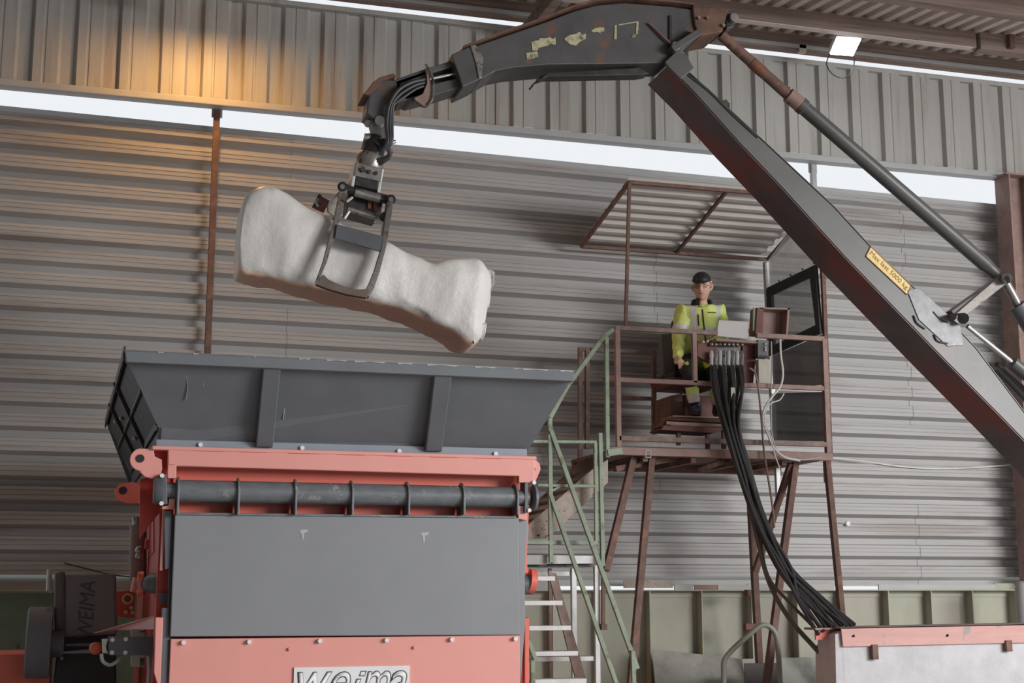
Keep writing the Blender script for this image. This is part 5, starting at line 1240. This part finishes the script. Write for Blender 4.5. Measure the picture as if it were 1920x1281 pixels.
# trousers
tm_ = skinmesh([hip, hL, Q(1288, 687, 12.05), knL, knL.lerp(anL, .5), anL, hR, Q(1334, 684, 12.08), knR, knR.lerp(anR, .5), anR, Q(1310, 660)],
               [(0, 1), (1, 2), (2, 3), (3, 4), (4, 5), (0, 6), (6, 7), (7, 8), (8, 9), (9, 10), (0, 11)],
               [(.17, .13), .10, .095, .082, .066, .060, .10, .095, .082, .066, .060, (.15, .11)], 2)
for v in tm_.vertices: q = v.co; v.co = q+v.normal*noise.noise(q*16)*.010
to = mesh_obj('trousers', tm_, [M_['navy'], M_['hivis'], M_['silver']], wk)
for p in to.data.polygons:
    c = jc @ p.center; m_i = 0
    if Q(1300, 741, 11.9).z < c.z < Q(1300, 727, 11.9).z: m_i = 1
    elif Q(1300, 755, 11.9).z < c.z <= Q(1300, 741, 11.9).z: m_i = 2
    elif c.x > Q(1318, 680, 12.0).x and c.z > Q(1322, 692, 12.0).z: m_i = 1
    elif c.x < Q(1280, 680, 12.0).x and c.z > Q(1280, 688, 12.0).z: m_i = 1
    p.material_index = m_i
# boots
for a_, t_, nm in ((ANK, toL, 'boot'), (ANKR, toR, 'boot')):
    d = (t_-a_); d.z = 0; d.normalize(); a0 = a_+V((0, 0, .02))
    zf_ = Q(1300, 779, ySh).z+.015
    P = [V((a_.x, a_.y, zf_+.16)), V((a_.x, a_.y, zf_+.09)), V((a_.x, a_.y, zf_+.05))-d*.02, V((a_.x, a_.y, zf_+.045))+d*.08, V((a_.x, a_.y, zf_+.035))+d*.16, V((a_.x, a_.y, zf_+.03))+d*.20]
    o = MB().tube(P, [.052, .055, .058, .050, .045, .02], 14).build(nm, mat('blue_black_boot', (.03, .04, .07), .5), wk, smooth=True)
    c_ = a_+d*.06; MB().beam(V((c_.x, c_.y, zf_))-d*.10, V((c_.x, c_.y, zf_))+d*.14, .09, .02, (0, 0, 1)).build('sole', M_['black'], o, bevel=.006)
# cap, glasses, hair
b = MB(); vs = []; fs3 = []; nn_ = 10
for i in range(nn_+1):
    ph = (math.pi*.5)*i/nn_
    for k in range(24):
        t = 2*math.pi*k/24; vs.append(HB(math.sin(ph)*math.cos(t)*.083, math.sin(ph)*math.sin(t)*.103-.006, .050+math.cos(ph)*.086))
for i in range(nn_):
    for k in range(24): k2 = (k+1) % 24; fs3.append([i*24+k, (i+1)*24+k, (i+1)*24+k2, i*24+k2])
b.add(vs, fs3); cap = b.build('cap', M_['black'], wk, smooth=True); cap.modifiers.new('t', 'SOLIDIFY').thickness = .004
b = MB(); vs = []; fs3 = []
for i in range(13):
    t = math.radians(25+i*130/12); x, y = math.cos(t), math.sin(t)
    vs += [HB(x*.081, y*.100-.006, .057), HB(x*.078, y*.100+.050*math.sin(math.pi*i/12)**.6, .050-.010*math.sin(math.pi*i/12))]
for i in range(12): fs3.append([2*i, 2*i+1, 2*i+3, 2*i+2])
b.add(vs, fs3); pk = b.build('cap_peak', M_['black'], cap, smooth=True); pk.modifiers.new('t', 'SOLIDIFY').thickness = .005
b = MB()
b.tube([HB(-.066, .03, -.01), HB(-.078, -.03, .01), HB(-.070, -.075, .0), HB(0, -.100, -.01), HB(.070, -.075, .0), HB(.078, -.03, .01), HB(.066, .03, -.01)], [.008, .016, .022, .026, .022, .016, .008], 8)
b.build('hair', mat('dark_brown_hair', (.05, .035, .025), .8), wk, smooth=True)
b = MB()
for sx in (-1, 1):
    P = [HB(sx*(.030+.024*math.cos(t*math.pi/6)), .101-abs(.024*math.cos(t*math.pi/6)+.012)*.28, .010+.015*math.sin(t*math.pi/6)) for t in range(13)]
    b.tube(P, .0022, 5); b.tube([HB(sx*.054, .088, .014), HB(sx*.080, .03, .016), HB(sx*.084, -.005, .016)], .0022, 5)
b.tube([HB(-.007, .105, .014), HB(.007, .105, .014)], .002, 5)
b.build('glasses', M_['darksteel'], wk, smooth=True)
b = MB()
for sx in (-1, 1): b.tube([HB(sx*.016, .090, .012), HB(sx*.030, .092, .011), HB(sx*.044, .084, .011)], [.0015, .004, .0015], 6)
b.build('eyes', mat('dark_eye', (.05, .03, .025), .4), wk, smooth=True)
b = MB()
for sx in (-1, 1): b.tube([HB(sx*.014, .100, .031), HB(sx*.030, .101, .036), HB(sx*.048, .090, .031)], [.002, .0035, .002], 6)
b.build('eyebrows', mat('eyebrow_brown', (.12, .07, .05), .8), wk, smooth=True)
b = MB().tube([HB(-.024, .090, -.050), HB(0, .101, -.052), HB(.024, .090, -.050)], [.002, .0045, .002], 6)
b.build('mouth', mat('lip', (.36, .14, .12), .5), wk, smooth=True)
MB().ball(HB(.082, .03, .045), .010, 5).build('cap_clip', M_['white'], cap)
